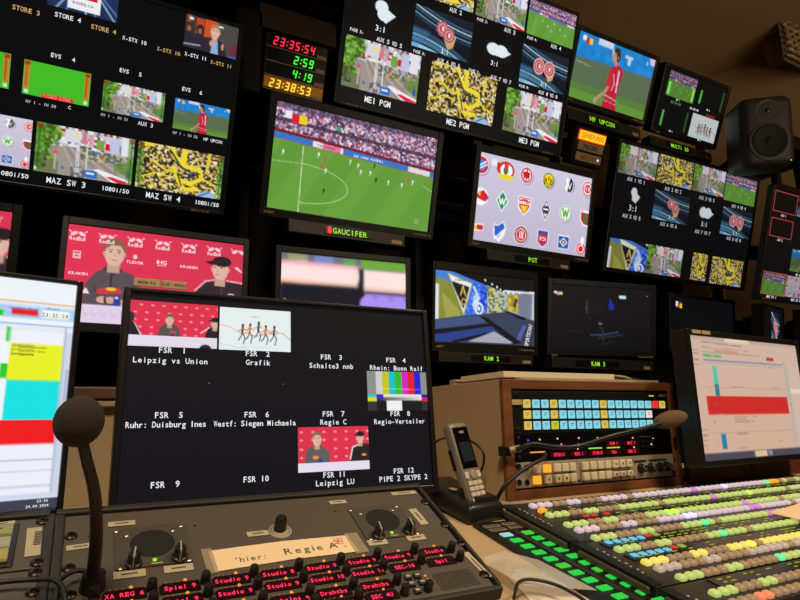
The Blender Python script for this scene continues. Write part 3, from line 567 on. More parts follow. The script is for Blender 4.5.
p = thing('backing_panel', 'matt black backing panel behind the wall monitors', 'wall panel', (0, 2.45, -.95))
obj('panel_sheet', p, M_black, [box((.45, .012, 1.1), (5.9, .024, 2.2), .003)]); obj('panel_sheet', p, M_black, [box((-.35, .012, 2.87), (4.3, .024, 1.3), .003)])
for x in (-2, 0, 2, 3.2): obj('support_foot', p, M_black, [box((x, .09, .05), (.06, .15, .1))])
obj('panel_sheet', p, M_black, [box((3.83, .012, .735), (.85, .024, 1.47), .003)])
t = thing('monitor_rack', 'black steel rack of rails and posts carrying the wall monitors', 'rack', (0, 2.335, -.95))
for z in (1.42, 1.98, 2.6): obj('rail', t, M_metal, [box((1.0 if z > 1.5 else 1.2, 0, z), (5.4 if z > 1.5 else 5.8, .04, .045), .004)])
for x in (-1.2, -.12, .56, 1.39, 1.84, 2.31, 2.92, 3.66): obj('post', t, M_metal, [box((x, .045, 1.63 if x < 1.5 else 1.5), (.045, .04, 3.25 if x < 1.5 else 3.0), .004)])

# ================================================================== wall monitors
G_W = 'monitors on the wall rack'
def arm(mo, dz=0, y0=.13, L=.12): obj('wall_bracket', mo.t, M_metal, [box((0, y0+L/2, dz), (.1, L, .09), .004)])
S_st = p_street(); S_cr = p_crowd(); S_pi = p_pitch()
S_sta = p_street(audio=True); S_cra = p_crowd(audio=True)

# --- large multiview at top left
mv = Mon('multiview_monitor', 'large black multiview screen at the far left captioned MAZ SW 3 and MAZ SW 4', 'monitor', (-.157, 1.90, 1.004), 1.1, .611, 18, 0, group=G_W, maker=[('MON. WS 8', .93, .007)])
arm(mv, 0, .13, .28)
mv.pic(p_logos(100, 58), .252, .695, .49, .93); mv.pic(S_sta, .5, .695, .742, .931); mv.pic(S_cra, .752, .695, .994, .933)
S_evs = p_evs(); mv.pic(S_evs, .46, .418, .617, .578); mv.pic(S_evs, .273, .41, .43, .572); mv.pic(p_street(70, 40, True), .649, .431, .81, .582); mv.pic(p_player(70, 40), .838, .439, .996, .597)
mv.pic(p_buli(), .5, -0.0, .667, .143); mv.pic(p_talk(), .845, .002, .996, .168); mv.pic(p_evs(60, 34), .086, .405, .243, .566)
mv.pic(S_cra, .002, .695, .242, .93)
red = glow('video_loss_text', (255, 150, 140)); mv.cap('VIDEO LOSS', .54, .567, .009, .8, red)
for s, u, v, k, m_ in [('STORE 3', .455, .195, .013, M_orange), ('STORE 4', .55, .178, .013, M_white), ('STORE 4', .637, .19, .013, M_orange), ('X-STX 10', .716, .205, .0115, M_white), ('X-STX 10', .807, .215, .0115, M_orange),
        ('X-STX 11', .882, .205, .0115, M_white), ('X-STX 11', .956, .212, .0115, M_orange), ('EVS   4', .547, .37, .012, M_white), ('EVS   5', .714, .365, .012, M_white), ('EVS   6', .882, .385, .012, M_white), ('EVS   3', .36, .36, .012, M_white),
        ('HV 1 - IN 30', .505, .61, .0085, M_white2), ('C', .572, .60, .010, M_white), ('HV 1 - IN 31', .684, .602, .0085, M_white2), ('AUX 3', .765, .607, .012, M_white), ('HV 1 - IN 32', .875, .62, .0085, M_white2), ('HF UPCON', .955, .622, .010, M_white),
        ('MAZ SW 3', .58, .965, .0175, M_white), ('1080i/50', .703, .965, .013, M_white), ('MAZ SW 4', .832, .965, .0175, M_white), ('1080i/50', .957, .965, .013, M_white), ('1080i/50', .455, .965, .013, M_white), ('MAZ SW 2', .33, .965, .0175, M_white)]:
    mv.cap(s, u, v, k, .76, m_)
mv.cap('BUNDESLIGA', .583, .1, .008, .7, glow('navy_text', (60, 60, 90)))

# --- multiview with the three programme pictures
me_ = Mon('multiview_monitor', 'large black multiview screen captioned ME1 PGM, ME2 PGM and ME3 PGM', 'monitor', (1.386, 1.90, 1.559), 1.138, .655, 17, -.7, group=G_W, maker=[('MONITOR WS 1', .08, .008), ('MONITOR 3', .93, .008)])
arm(me_, -.05, .13, .26)
me_.pic(p_street(100, 62), .01, .605, .306, .905); me_.pic(p_crowd(100, 62), .352, .605, .65, .922); me_.pic(p_street(100, 62), .7, .632, .985, .925)
me_.pic(S_cr, .262, .0, .5, .238); me_.pic(S_st, .512, .0, .745, .24); me_.pic(p_pitch(90, 52), .757, .005, .999, .242); me_.pic(S_st, .012, .0, .25, .238)
sw0 = p_swirl(k=0); sw1 = p_swirl(k=1)
me_.pic(sw0, .26, .3, .509, .556); me_.pic(sw1, .75, .318, .99, .574); me_.pic(p_shape(34, 40, 0), .085, .345, .19, .5); me_.pic(p_shape(40, 34, 1), .57, .365, .7, .49)
for s, u, v, k in [('3:1', .133, .517, .022), ('3:1', .4, .535, .018), ('3:1', .625, .508, .02), ('3:1', .875, .545, .018), ('FADE 5:', .046, .57, .012), ('AUX 5 WD 5', .173, .58, .0165), ('FADE 6:', .296, .585, .012), ('AUX 6 WD 6', .422, .594, .0165), ('AUX 2', .425, .262, .018),
        ('FADE 3:', .547, .262, .012), ('AUX 3', .677, .268, .018), ('FADE 7:', .539, .598, .012), ('AUX 7 WD 7', .664, .6, .0165), ('FADE 4:', .789, .266, .012), ('AUX 4', .913, .267, .018), ('FADE 8:', .78, .6, .012), ('AUX 8 WD 8', .904, .603, .0165),
        ('ME1 PGM', .154, .951, .024), ('ME2 PGM', .494, .962, .024), ('ME3 PGM', .84, .963, .024), ('AUX 1', .18, .262, .018)]:
    me_.cap(s, u, v, k, .7)

# --- football programme monitor
fb = Mon('broadcast_monitor', 'broadcast monitor showing a wide view of a football match on green grass', 'monitor', (.908, 2.0, .965), .685, .388, 15.6, 0, (.025, .028, .032), group=G_W, maker=[('SONY', .05, .010), ('PVM MONITOR', .93, .008)])
arm(fb, 0, .13, .175); fb.pic(p_pitch(230, 130, True), .003, .003, .997, .997, 'picture')
fb.cap('TARGOBANK', .3, .335, .010, .8, glow('advert_dark_red', (150, 40, 60)), 'advert_lettering'); fb.cap('DER WAHRE FUSSBALL', .56, .36, .009, .8, M_white, 'advert_lettering')
# --- club crest monitor
lo = Mon('broadcast_monitor', 'broadcast monitor showing three rows of round club crests on pale lilac', 'monitor', (1.804, 2.0, .959), .664, .383, 13.5, .3, (.028, .03, .032), group=G_W, maker=[('SONY', .06, .010), ('PVM MONITOR', .93, .008)])
arm(lo, 0, .13, .175); lo.pic(p_logos(), .003, .003, .997, .997, 'picture')
bk = glow('crest_black', (30, 30, 30)); rd = glow('crest_red', (205, 40, 45))
for s, u, v, k, m_ in [('B', .565, .16, .026, bk), ('V', .591, .13, .024, bk), ('B', .617, .16, .026, bk), ('09', .591, .198, .012, bk), ('FCH', .588, .86, .018, M_white), ('VfB', .397, .455, .02, rd), ('RB', .03, .455, .012, rd), ('FC', .935, .43, .012, rd)]:
    lo.cap(s, u, v, k, .72, m_, 'crest_lettering')
# --- player close up
pl_ = Mon('broadcast_monitor', 'broadcast monitor high up showing a player in a red shirt from behind', 'monitor', (2.307, 1.92, 1.715), .545, .312, 22.5, .4, (.022, .022, .028), group=G_W, maker=[('SONY', .06, .009), ('PVM MONITOR', .9, .008)])
arm(pl_, 0, .13, .31); pl_.pic(p_player(), .003, .003, .997, .997, 'picture')
# --- small quad
qu = Mon('broadcast_monitor', 'topmost right monitor split into four dim quarters with green level meters', 'monitor', (2.921, 1.92, 1.699), .556, .357, 23.6, 0, (0, 0, 0), group=G_W, inset=.02, maker=[('SONY', .1, .008), ('PVM MONITOR', .85, .008)])
qu.gain = .8; arm(qu, 0, .13, .27); qu.pic(p_pitch(60, 40, audio=False), .093, .08, .496, .442); qu.pic(p_grafik(60, 50), .54, .56, .95, .917)
mg = glow('meter_green', (70, 170, 60)); mgd = glow('meter_dim', (40, 70, 40)); mr = glow('timecode_red', (200, 60, 60))
for u, v0, v1, m_ in [(.588, .2, .4, mg), (.118, .66, .89, mg), (.923, .12, .42, mgd), (.465, .585, .888, mgd)]:
    a, b = qu.xy(u, v0); c, d = qu.xy(u, v1); obj('level_meter', qu.scr, m_, [box((a, -.001, (b+d)/2), (.014, .001, b-d))])
for u, v0, v1 in [(.12, .12, .42), (.47, .12, .42)]:
    a, b = qu.xy(u, v0+.12); c, d = qu.xy(u, v1); obj('level_meter', qu.scr, glow('meter_lime', (120, 220, 80)), [box((a, -.0018, (b+d)/2), (.016, .001, b-d))])
for s, u, v, k, m_ in [('ME 1', .282, .46, .009, M_white), ('23:35:54', .26, .512, .013, mg), ('00:00:00', .54, .508, .012, M_white), ('ME 2', .745, .452, .009, M_white), ('00:00:00', .8, .53, .012, mr), ('ME 3', .284, .933, .009, M_white), ('ME 4', .72, .935, .009, M_white)]: qu.cap(s, u, v, k, .78, m_)
# --- right multiview
mu = Mon('multiview_monitor', 'large black multiview screen right of the crest monitor with AUX pictures and white badge shapes', 'monitor', (2.877, 2.0, 1.052), 1.128, .634, 16.4, -.2, (.016, .016, .016), group=G_W, maker=[('MONITOR WS 2', .93, .010)])
mu.gain = .84; arm(mu, 0, .13, .175)
mu.pic(p_street(70, 44), .002, .005, .243, .235); mu.pic(p_crowd(70, 44), .25, .005, .497, .232); mu.pic(p_street(70, 44), .503, .005, .74, .23); mu.pic(p_pitch(70, 44), .747, .01, .996, .244)
mu.pic(p_swirl(70, 44, 0), .256, .298, .503, .535); mu.pic(p_swirl(70, 44, 1), .755, .304, .999, .545); mu.pic(p_shape(26, 32, 0), .09, .32, .165, .47); mu.pic(p_shape(34, 28, 1), .57, .335, .69, .48)
bl = Im(110, 54, (60, 60, 60)); st_ = p_studio(110, 76)[2:46]; bl = np.zeros((54, 130, 3)); bl[:, :65] = np.repeat(np.repeat(p_studio(130, 76)[4:50, :65], 2, 0)[:54*2:2][:54], 1, 1)[:46].repeat(2, 0)[:54] if False else p_studio(130, 108)[6:60, :65]; bl[:, 65:] = p_street(65, 54)
mu.pic(bl, .012, .752, .505, .988); mu.pic(p_crowd(36, 44, seed=4), .58, .753, .694, .99); mu.pic(p_crowd(70, 44, seed=6), .728, .757, .98, .997)
for s, u, v, k in [('AUX 1 WD 1', .123, .267, .019), ('AUX 2 WD 2', .373, .27, .019), ('AUX 3 WD 3', .621, .275, .019), ('AUX 4 WD 4', .875, .28, .019), ('3:1', .126, .49, .03), ('AUX 5 WD 5', .124, .56, .019), ('3:1', .385, .5, .02), ('AUX 6 WD 6', .374, .565, .019), ('3:1', .628, .495, .026), ('AUX 7 WD 7', .625, .568, .019), ('3:1', .875, .52, .02), ('AUX 8 WD 8', .872, .573, .019)]: mu.cap(s, u, v, k, .7, M_white2)
# --- far right multiview
fr = Mon('multiview_monitor', 'black multiview screen cut off by the right edge of the picture, red outlined tiles', 'monitor', (3.468, 1.68, .862), .878, .552, 16.4, 0, (.014, .012, .016), .028, group=G_W, back=.03, maker=[('MON WS 5', .08, .009)])
fr.gain = .75; obj('wall_bracket', fr.t, M_metal, [box((.12, .33, 0), (.08, .60, .08), .004)])
rdl = glow('tile_outline_red', (170, 60, 55))
def outline(mo, u0, v0, u1, v1, t=.004, m_=rdl):
    a, b = mo.xy(u0, v0); c, d = mo.xy(u1, v1)
    obj('tile_outline', mo.scr, m_, [box(((a+c)/2, -.002, b), (c-a, .001, t)), box(((a+c)/2, -.002, d), (c-a, .001, t)), box((a, -.002, (b+d)/2), (t, .001, b-d)), box((c, -.002, (b+d)/2), (t, .001, b-d))])
outline(fr, .01, .02, .235, .2); outline(fr, .01, .265, .225, .43); fr.pic(p_swirl(60, 36, 1), .25, .01, .49, .2); fr.pic(p_shape(26, 24, 1), .32, .27, .42, .39)
fr.pic(p_player(60, 36), .26, .51, .49, .72); fr.pic(p_pitch(70, 44, audio=True), .008, .765, .24, .965); outline(fr, .006, .762, .242, .967); fr.pic(p_logos(90, 52), .25, .765, .49, .965); fr.pic(S_cr, .51, .765, .74, .965); fr.pic(S_st, .76, .765, .99, .965)
for s, u, v, k in [('AUX 1', .12, .228, .012), ('AUX 2', .12, .455, .012), ('AUX 6', .37, .228, .012), ('AUX 7', .37, .43, .012), ('HF UPCON', .375, .745, .013), ('MAZ SW 1', .12, .988, .014), ('MAZ SW 2', .37, .988, .014)]: fr.cap(s, u, v, k, .76)

# --- row of smaller monitors below
LT = glow('backdrop_lettering', (246, 226, 234))
def sponsors(mo, k=1.):
    def a(s, u, v, h, sq=1.): x, z = mo.xy(u, v); obj('backdrop_lettering', mo.scr, LT, [lay(text2d(s, h, None, .1, sq), x, z, .0014)])
    for u in (.052, .204, .357, .51, .662, .816): a('RedBull', u, .145, .0125, .78)
    for u, v in ((.361, .335),): a('TUDOR', u, v, .0095, 1.1)
    a('IHG', .511, .305, .013, 1.1); a('HOTELS', .511, .34, .004, 1.4); a('KRAKEN', .07, .505, .0085, 1.1); a('KRAKEN', .668, .325, .009, 1.1)
pr = Mon('broadcast_monitor', 'broadcast monitor with two seated men, one capped, before a red sponsor backdrop', 'monitor', (.218, 2.05, .470), .543, .307, .2, .2, (.018, .024, .03), group=G_W, maker=[('SONY', .06, .009)])
arm(pr); pr.pic(p_press(), .002, .003, .998, .997, 'picture'); sponsors(pr)
pL = Mon('broadcast_monitor', 'broadcast monitor at the left edge, man in black cap on red', 'monitor', (-.472, 2.05, .480), .543, .307, 6, 0, (.024, .024, .03), group=G_W)
arm(pL); _i = p_press(130, 74); pL.pic(np.concatenate([_i[:, :12], _i[:, :118]], 1), .002, .003, .998, .997, 'picture')
bu = Mon('broadcast_monitor', 'broadcast monitor showing a blurred picture of pale pink bands and violet blobs', 'monitor', (.880, 2.05, .477), .497, .29, 1.1, -5.1, (.02, .024, .03), group=G_W)
arm(bu); bu.pic(p_blur(), .002, .003, .998, .997, 'picture')
k2 = Mon('broadcast_monitor', 'broadcast monitor showing a studio set with blue wall graphics and a triangular pennant', 'monitor', (1.538, 2.05, .471), .515, .298, 4.8, -2, (.014, .036, .04), group=G_W, maker=[('SONY', .07, .009), ('PVM MONITOR', .88, .008)])
arm(k2); k2.pic(p_studio(), .003, .003, .997, .997, 'picture')
k2.cap('SPORTSCHAU', .925, .84, .020, .5, M_white, 'set_lettering', rot=R(75)); k2.cap('ALEMANNIA', .235, .115, .008, .8, bk, 'pennant_lettering')
k3 = Mon('broadcast_monitor', 'broadcast monitor showing a nearly black studio picture with a faint blue shape', 'monitor', (2.229, 2.05, .476), .630, .36, 8.6, -9, (0, 0, 0), group=G_W, inset=.026, maker=[('SONY', .07, .009), ('PVM MONITOR', .9, .009)])
arm(k3); k3.pic(p_cam3(), .043, .075, .957, .925, 'picture')
d4 = Mon('broadcast_monitor', 'dark switched down monitor with only a tiny score graphic in its corner', 'monitor', (2.983, 2.05, .493), .552, .310, 7, 0, (0, 0, 0), group=G_W, inset=.018)
arm(d4); sg = Im(24, 16, (60, 58, 60)); sg.rect(0, 0, .4, .75, (220, 215, 220)); sg.rect(.35, .35, .7, 1, (200, 40, 60)); sg.rect(.65, .3, 1, 1, (225, 190, 70)); d4.pic(sg.out(), .095, .14, .185, .25, 'score_graphic')
sm = Mon('broadcast_monitor', 'small turned monitor with a pale swirl picture near the right edge', 'monitor', (3.40, 1.92, .478), .27, .23, 7, 10, (.012, .012, .012), group=G_W)
arm(sm, 0, .1, .275); sm.pic(p_swirl(40, 50, 0), .42, .1, .82, .98, 'picture')
s2 = Mon('broadcast_monitor', 'small monitor with a bright edge, last at the right end of the lowest row', 'monitor', (3.76, 1.88, .475), .30, .21, 7, 4, (.012, .012, .012), group=G_W)
arm(s2, 0, .1, .32); s2.pic(p_swirl(40, 30, 1, bright=1.6), .06, .2, .95, .9, 'picture'); a_, b_ = s2.xy(.03, .5); obj('picture_edge', s2.scr, glow('lilac', (215, 190, 215)), [box((a_, -.0015, b_), (.016, .001, .13))])

# ================================================================== name displays under the monitors
M_umd = mat('display_case', (32, 28, 22), .5, noise=.15, scale=50)
def umd(label, x0, x1, y, z0, z1, txt, u=.5, red_box=False, tilt=0, hh=None):
    t = thing('name_display', label, 'display', ((x0+x1)/2, y, (z0+z1)/2), (R(tilt), 0, 0), 'name displays under the monitors'); w_, h_ = x1-x0, z1-z0
    obj('case', t, M_umd, [box((0, .03, 0), (w_, .06, h_), .003)]); obj('window', t, mat('display_window', (12, 12, 10), .3), [box(((u-.5)*w_, -.001, 0), (w_*.42, .004, h_*.55))])
    k = hh or h_*.42; sp = text2d(txt, k, .86)
    obj('readout', t, M_ledg, [lay(sp, (u-.5)*w_, 0, .0045)])
    if red_box: obj('tally_light', t, glow('tally_red', (255, 50, 40), 1.2), [box(((u-.5)*w_-len(txt)*k*.43-.012, -.004, 0), (.014, .003, k*1.25))])
    obj('sticker', t, M_brass, [box((w_*.42, -.001, -h_*.2), (.045, .002, h_*.3))])
    for d in (-1, 1): obj('screw', t, M_metal, [cyl((d*(w_/2-.008), -.0015, 0), (d*(w_/2-.008), .004, 0), .003, n=8)])
    obj('mount', t, M_metal, [box((0, .06+.1, 0), (.06, .2, h_*.5))])
umd('long dark display with a red light below the football monitor', .645, 1.13, 2.03, .692, .742, 'GAUCIFER', .5, True)
umd('dark name display reading PGT below the club crest monitor', 1.54, 2.02, 2.03, .688, .738, 'PGT', .52)
umd('dark name display reading HF UPCON under the red shirted player', 2.0, 2.51, 1.95, 1.43, 1.49, 'HF UPCON', .45)
umd('dark name display under the topmost right quartered monitor', 2.585, 3.095, 1.95, 1.42, 1.475, 'MULTI 20', .45, hh=.021)
umd('dark name display reading KAM 2 below the studio set picture', 1.275, 1.76, 2.03, .235, .278, 'KAM 2', .53)
umd('dark name display reading KAM 3 below the nearly black picture', 1.87, 2.53, 2.03, .228, .278, 'KAM 3', .42)

# ================================================================== clocks
SEG = {'0': 'abcdef', '1': 'bc', '2': 'abged', '3': 'abgcd', '4': 'fgbc', '5': 'afgcd', '6': 'afgedc', '7': 'abc', '8': 'abcdefg', '9': 'abcdfg'}
def seven(s, h, right):
    out = []; t = h*.14; w_ = h*.52; x = 0; cells = []
    for ch in s:
        cells.append((ch, x)); x += h*.32 if ch == ':' else h*.78
    for ch, cx in cells:
        cx = cx-x+right
        def q(pts): out.append(extr([(cx+a+.15*b, b) for a, b in pts], -.006, -.005, 'xz'))
        if ch == ':':
            for b in (-h*.2, h*.2): q([(0, b-t*.5), (t, b-t*.5), (t, b+t*.5), (0, b+t*.5)])
            continue
        g = t*.12; H2 = h/2
        S = {'a': (0, H2-t, w_, H2), 'd': (0, -H2, w_, -H2+t), 'g': (0, -t/2, w_, t/2), 'f': (0, 0, t, H2), 'e': (0, -H2, t, 0), 'b': (w_-t, 0, w_, H2), 'c': (w_-t, -H2, w_, 0)}
        for c in SEG[ch]:
            x0, y0, x1, y1 = S[c]
            if c in 'adg': q([(x0+t*.6, y0), (x1-t*.6, y0), (x1-t*.15, (y0+y1)/2), (x1-t*.6, y1), (x0+t*.6, y1), (x0+t*.15, (y0+y1)/2)])
            else: q([(x0, y0+t*.6), ((x0+x1)/2, y0+t*.15), (x1, y0+t*.6), (x1, y1-t*.6), ((x0+x1)/2, y1-t*.15), (x0, y1-t*.6)])
    return out
M_smoke = mat('smoked_window', (14, 14, 14), .25); M_amber = mat('amber_window', (150, 92, 22), .35, emit=(96, 58, 10), strength=1)
cw, chh = .235, .0505
for n, (s, col, desc, mwin) in enumerate([('23:35:54', (255, 40, 70), 'topmost clock, red digits 23:35:54 in the clock stack', M_smoke), ('2:59', (60, 255, 60), 'timer with green digits 2:59, second from the top in the clock stack', M_smoke), ('4:19', (60, 255, 60), 'timer with green digits 4:19, third from the top in the clock stack', M_smoke), ('23:38:53', (255, 215, 60), 'lowest clock, yellow digits 23:38:53 on amber in the clock stack', M_amber)]):
    tl = R(16.7); z = (1.5-n)*chh; cy = 1.95-math.sin(tl)*z; cz = 1.302+math.cos(tl)*z
    t = thing('digital_clock', desc, 'clock', (.634, cy, cz), (tl, 0, 0), 'stacked digital clocks')
    obj('case', t, mat('clock_case', (34, 26, 16), .5), [box((0, .025, 0), (cw, .05, chh*.97), .002)]); obj('window', t, mwin, [box((-.0, -.002, .003), (cw*.96, .004, chh*.78))])
    obj('digits', t, glow('digits_%s' % 'rgxy'[n], col, 1.2), seven(s, .031, .072 if n in (0, 3) else .072)); obj('case_edge', t, M_brass, [box((0, -.003, -chh*.46), (cw*.98, .003, .003))])
    obj('sticker', t, M_brass, [box((.094, -.0035, -chh*.3), (.036, .002, .011))])
t = thing('clock_cabinet', 'dark brown box open at the front around the stacked clocks', 'cabinet', (.62, 1.95, 1.302))
bx = mat('dark_brown_board', (58, 42, 26), .7, noise=.15, scale=12)
obj('side_board', t, M_black, [box((-.165, .1, .02), (.09, .22, .32))]); obj('top_board', t, bx, [box((.02, .09, .175), (.30, .2, .1))]); obj('back_board', t, bx, [box((.02, .2, 0), (.34, .02, .26))]); obj('side_board', t, bx, [box((.145, .14, -.03), (.015, .12, .22))])
obj('wall_bracket', t, M_metal, [box((0, .26, 0), (.08, .1, .1))])
t = Mon('preview_monitor', 'dark monitor with a pale label, cut off by the top edge above the clocks', 'monitor', (.62, 1.93, 1.80), .42, .25, 20, 0, (.02, .02, .025), group=G_W)
obj('sticker', t.t, M_brass, [box((.09, -.008, -.14), (.07, .002, .012))]); arm(t)

# ================================================================== lit on-air sign
t = thing('on_air_sign', 'stack of three small sign panels with SENDUNG lit yellow in a black frame', 'sign', (2.106, 1.93, 1.287), (R(24), 0, 0))
obj('frame', t, M_black, [box((0, .03, 0), (.202, .06, .174), .004)])
obj('wall_bracket', t, M_metal, [box((0, .2, 0), (.08, .3, .08))])
for n, (s, c, tc, e) in enumerate([('SENDUNG', (255, 190, 30), (235, 60, 10), 1.25), ('PROBE', (165, 140, 100), (50, 40, 32), 0), ('MIKRO', (165, 138, 98), (190, 60, 45), 0)]):
    z = .050-.050*n
    if n == 0: obj('panel_rim', t, glow('rim_orange', (255, 70, 10), 1.1), [box((0, -.002, z), (.175, .006, .049), .003)])
    sp_ = obj('sign_panel', t, glow('sign_lit', c, e) if e else mat('sign_unlit', c, .5), [box((0, -.006, z), (.165, .008, .040), .003)], label='lit yellow SENDUNG panel' if e else None)
    obj('lettering', sp_, glow('sign_text_lit', tc, 1.0) if e else mat('sign_text%d' % n, tc, .6), [lay(text2d(s, .0225, None, .14, .95), 0, z, .0108)])
a_ = glow('small_lamp', (200, 210, 255), 1.3); obj('indicator_lamp', t, a_, [ball((.06, -.011, -.05), (.006, .003, .006), 10)])

# ================================================================== loudspeaker, bracket, vent
M_spk = mat('speaker_cabinet', (36, 32, 27), .55, noise=.15, scale=40)
def loudspeaker(label, loc, rz, rx, s=1.):
    t = thing('loudspeaker', label, 'loudspeaker', loc, (R(rx), 0, R(rz)))
    W_, D_, Hh = .30*s, .30*s, .43*s
    V, F = box((0, D_/2, 0), (W_, D_, Hh), .055*s, 5); obj('cabinet', t, M_spk, [(V, F)], True)
    ring = lambda cz, r0, prof: lathe((0, .002, cz), (0, -1, 0), prof, 32, cap=False)
    obj('waveguide', t, M_spk, [lathe((0, .0, .12*s), (0, 1, 0), [(-.0005, .07*s), (-.001, .06*s), (.008, .034*s), (.014, .02*s), (.014, 0.0005)], 32, False)], True)
    obj('tweeter', t, mat('tweeter_dark', (18, 17, 16), .3), [ball((0, .004, .12*s), (.017*s, .01*s, .017*s), 16)], True)
    obj('woofer_rim', t, mat('woofer_rim', (18, 16, 14), .5), [lathe((0, .004, -.065*s), (0, -1, 0), [(0, .118*s), (.008, .116*s), (.009, .1*s), (.003, .097*s)], 40, False)], True)
    obj('woofer', t, mat('woofer_cone', (10, 9, 9), .75), [lathe((0, -.004, -.065*s), (0, 1, 0), [(0, .1*s), (-.004, .09*s), (0, .08*s), (.004, .03*s), (-.002, .02*s), (-.004, .0005)], 40, False)], True)
    obj('indicator_lamp', t, glow('amber_led', (220, 170, 90)), [ball((.11*s, -.002, -.19*s), (.004, .002, .004), 8)])
    obj('mount_arm', t, M_metal, [box((0, D_+.36, -.05), (.05, .74, .05), .005), box((0, D_+.012, -.05), (.12, .03, .14), .005)])
loudspeaker('dark studio loudspeaker high up at the right above the multiview screen', (3.05, 1.60, 1.445), -38, 10, .86)
t = thing('equipment_bracket', 'black steel bracket hanging beyond the loudspeaker at the right edge', 'bracket', (3.78, 1.9, 1.45))
obj('shelf_plate', t, M_metal, [box((0, 0, .17), (.5, .25, .02), .003), box((0, -.12, .13), (.5, .01, .07), .002)]); obj('post', t, M_metal, [box((-.16, 0, 0), (.04, .04, .36), .003)]); obj('post', t, M_metal, [box((.1, 0, 0), (.04, .04, .36), .003)]); obj('wall_arm', t, M_metal, [box((.1, .38, .1), (.04, .74, .04), .003)])
obj('cross_bar', t, M_metal, [box((0, 0, -.12), (.42, .05, .06), .004)])
t = thing('ceiling_basket', 'perforated wavy metal basket hanging under the ceiling at top right', 'vent', (4.27, 1.9, 2.36))
M_perf = mat('perforated_metal', (150, 124, 86), .55, .2); M_perfd = mat('basket_backing', (104, 84, 56), .8)  # the backing sheet is a plain darker brown than the bars
for k in range(7):
    P = [(-.28+.02*j, .02*math.sin(j*1.6+k), -.02+.045*k+.010*math.sin(j*1.6)) for j in range(30)]
    obj('wave_bar', t, M_perf, [tube([(a, b*.4, c) for a, b, c in P], .012, 6, 2)], True)
obj('back_sheet', t, M_perfd, [box((0, .03, .12), (.57, .006, .33))])
obj('lamp_body', t, mat('lamp_housing', (120, 98, 66), .6), [cyl((-.06, .14, .1), (-.06, .14, .25), .10, .12, 24)], True)
for x in (-.1, .27): obj('hanger', t, M_perf, [box((x, .1, .13), (.012, .012, .24))])
# cable runs seen against the wall between the right screens
for k, (lab, x) in enumerate([('black cable hanging on the wall between the two right multiview screens', 3.72), ('thinner black cable looping down beside the right multiview screen', 3.66)]):
    tag(obj('hanging_cable', None, mat('cable_black', (20, 18, 17), .5), [tube([(x-.22, 2.30, 1.1+H), (x-.12, 2.38, 1.16+H), (x, 2.42, 1.12+H), (x-.03, 2.41, .9+H), (x+.03, 2.42, .6+H), (x, 2.42, .1+H), (x, 2.42, -.95+H)], .008-.003*k, 8)], True), lab, 'cable', 'cables behind the monitors')

# ================================================================== desk
SL = math.tan(R(12)); yb = 1.0; zb = -.157
prof = [(.12, zb-SL*.88), (yb, zb), (1.45, zb), (1.45, zb-.03), (yb, zb-.03), (.12, zb-SL*.88-.03)]
t = thing('control_desk', 'long beige control desk with a surface sloping toward the operator', 'desk', (0, 0, 0))
obj('desk_top', t, M_desk, [extr(prof, -1.7, 2.5, 'yz')])
obj('edge_trim', t, M_woodd, [box((.4, .112, zb-SL*.88-.02), (4.2, .02, .045), .006)])
for x in (-1.65, -.5, .62, 2.4): obj('side_support', t, M_deskpanel, [extr([(.3, -.95), (1.40, -.95), (1.40, zb-.03), (yb, zb-.031), (.3, zb-SL*.7-.032)], x, x+.03, 'yz')])
t = thing('desk_upstand', 'beige fabric panel with a brown wooden cap along the rear of the desk', 'panel', (0, 1.475, -.95))
obj('fabric_panel', t, M_deskpanel, [box((-.42, 0, .505), (2.55, .04, 1.01), .003)]); obj('wooden_cap', t, M_woodd, [box((-.42, -.005, 1.023), (2.56, .075, .026), .004)])
obj('cap_strip', t, M_deskpanel, [box((-.42, -.03, 1.0), (2.55, .02, .012), .002)])
t = thing('wooden_board', 'low brown wooden board standing behind the large vision mixer', 'board', (1.885, 1.006, zb))
obj('board_panel', t, M_wood, [box((0, 0, .045), (1.10, .016, .09), .002)]); obj('board_panel', t, M_woodd, [box((-.3, -.009, .045), (.012, .004, .088), .001)])

# --- rundown screen at the far left of the desk
M_pcb = mat('pc_bezel', (14, 14, 15), .35)
lp = Mon('desk_monitor', 'left desk monitor showing a bright rundown list with yellow, cyan and red blocks', 'monitor', (-.246, .8177, .0444), .489, .2747, .1, 12, (.007, .006, .010), .018, M_lcdw, 'computer monitors on the desk', back=.02)
i_ = p_left(); lp.pic(i_, 0.0, .0, 1, 1, 'application_window')
lp.cap('23:35:54', .956, .152, .0050, .74, glow('ui_grey', (120, 120, 110)), 'clock_lettering'); lp.cap('A  B  C D', .9, .979, .004, .7, M_white, 'taskbar_lettering') if False else None
lp.cap('23:36', .968, .967, .0030, .8, M_white, 'taskbar_lettering'); lp.cap('24.04.2024', .958, .987, .0030, .8, M_white, 'taskbar_lettering')
for k, s in enumerate(('1  Zuschauerzahl', '2  Gesamtbilanz', '3  Tabelle')): lp.cap(s, .868, .303+.017*k, .0032, .75, glow('ui_olive', (110, 115, 30)), 'list_lettering', align='L')
lp.cap('Countdown Mixer', .885, .132, .003, .7, glow('ui_blue', (70, 90, 150)), 'list_lettering'); lp.cap('Uhrzeit', .95, .122, .003, .7, glow('ui_blue', (70, 90, 150)), 'list_lettering')
obj('stand', lp.t, M_pcb, [box((0, .075, -.11), (.06, .02, .19), .004), box((0, .13, -.211), (.25, .12, .010), .003, 2, (R(12), 0, 0))])
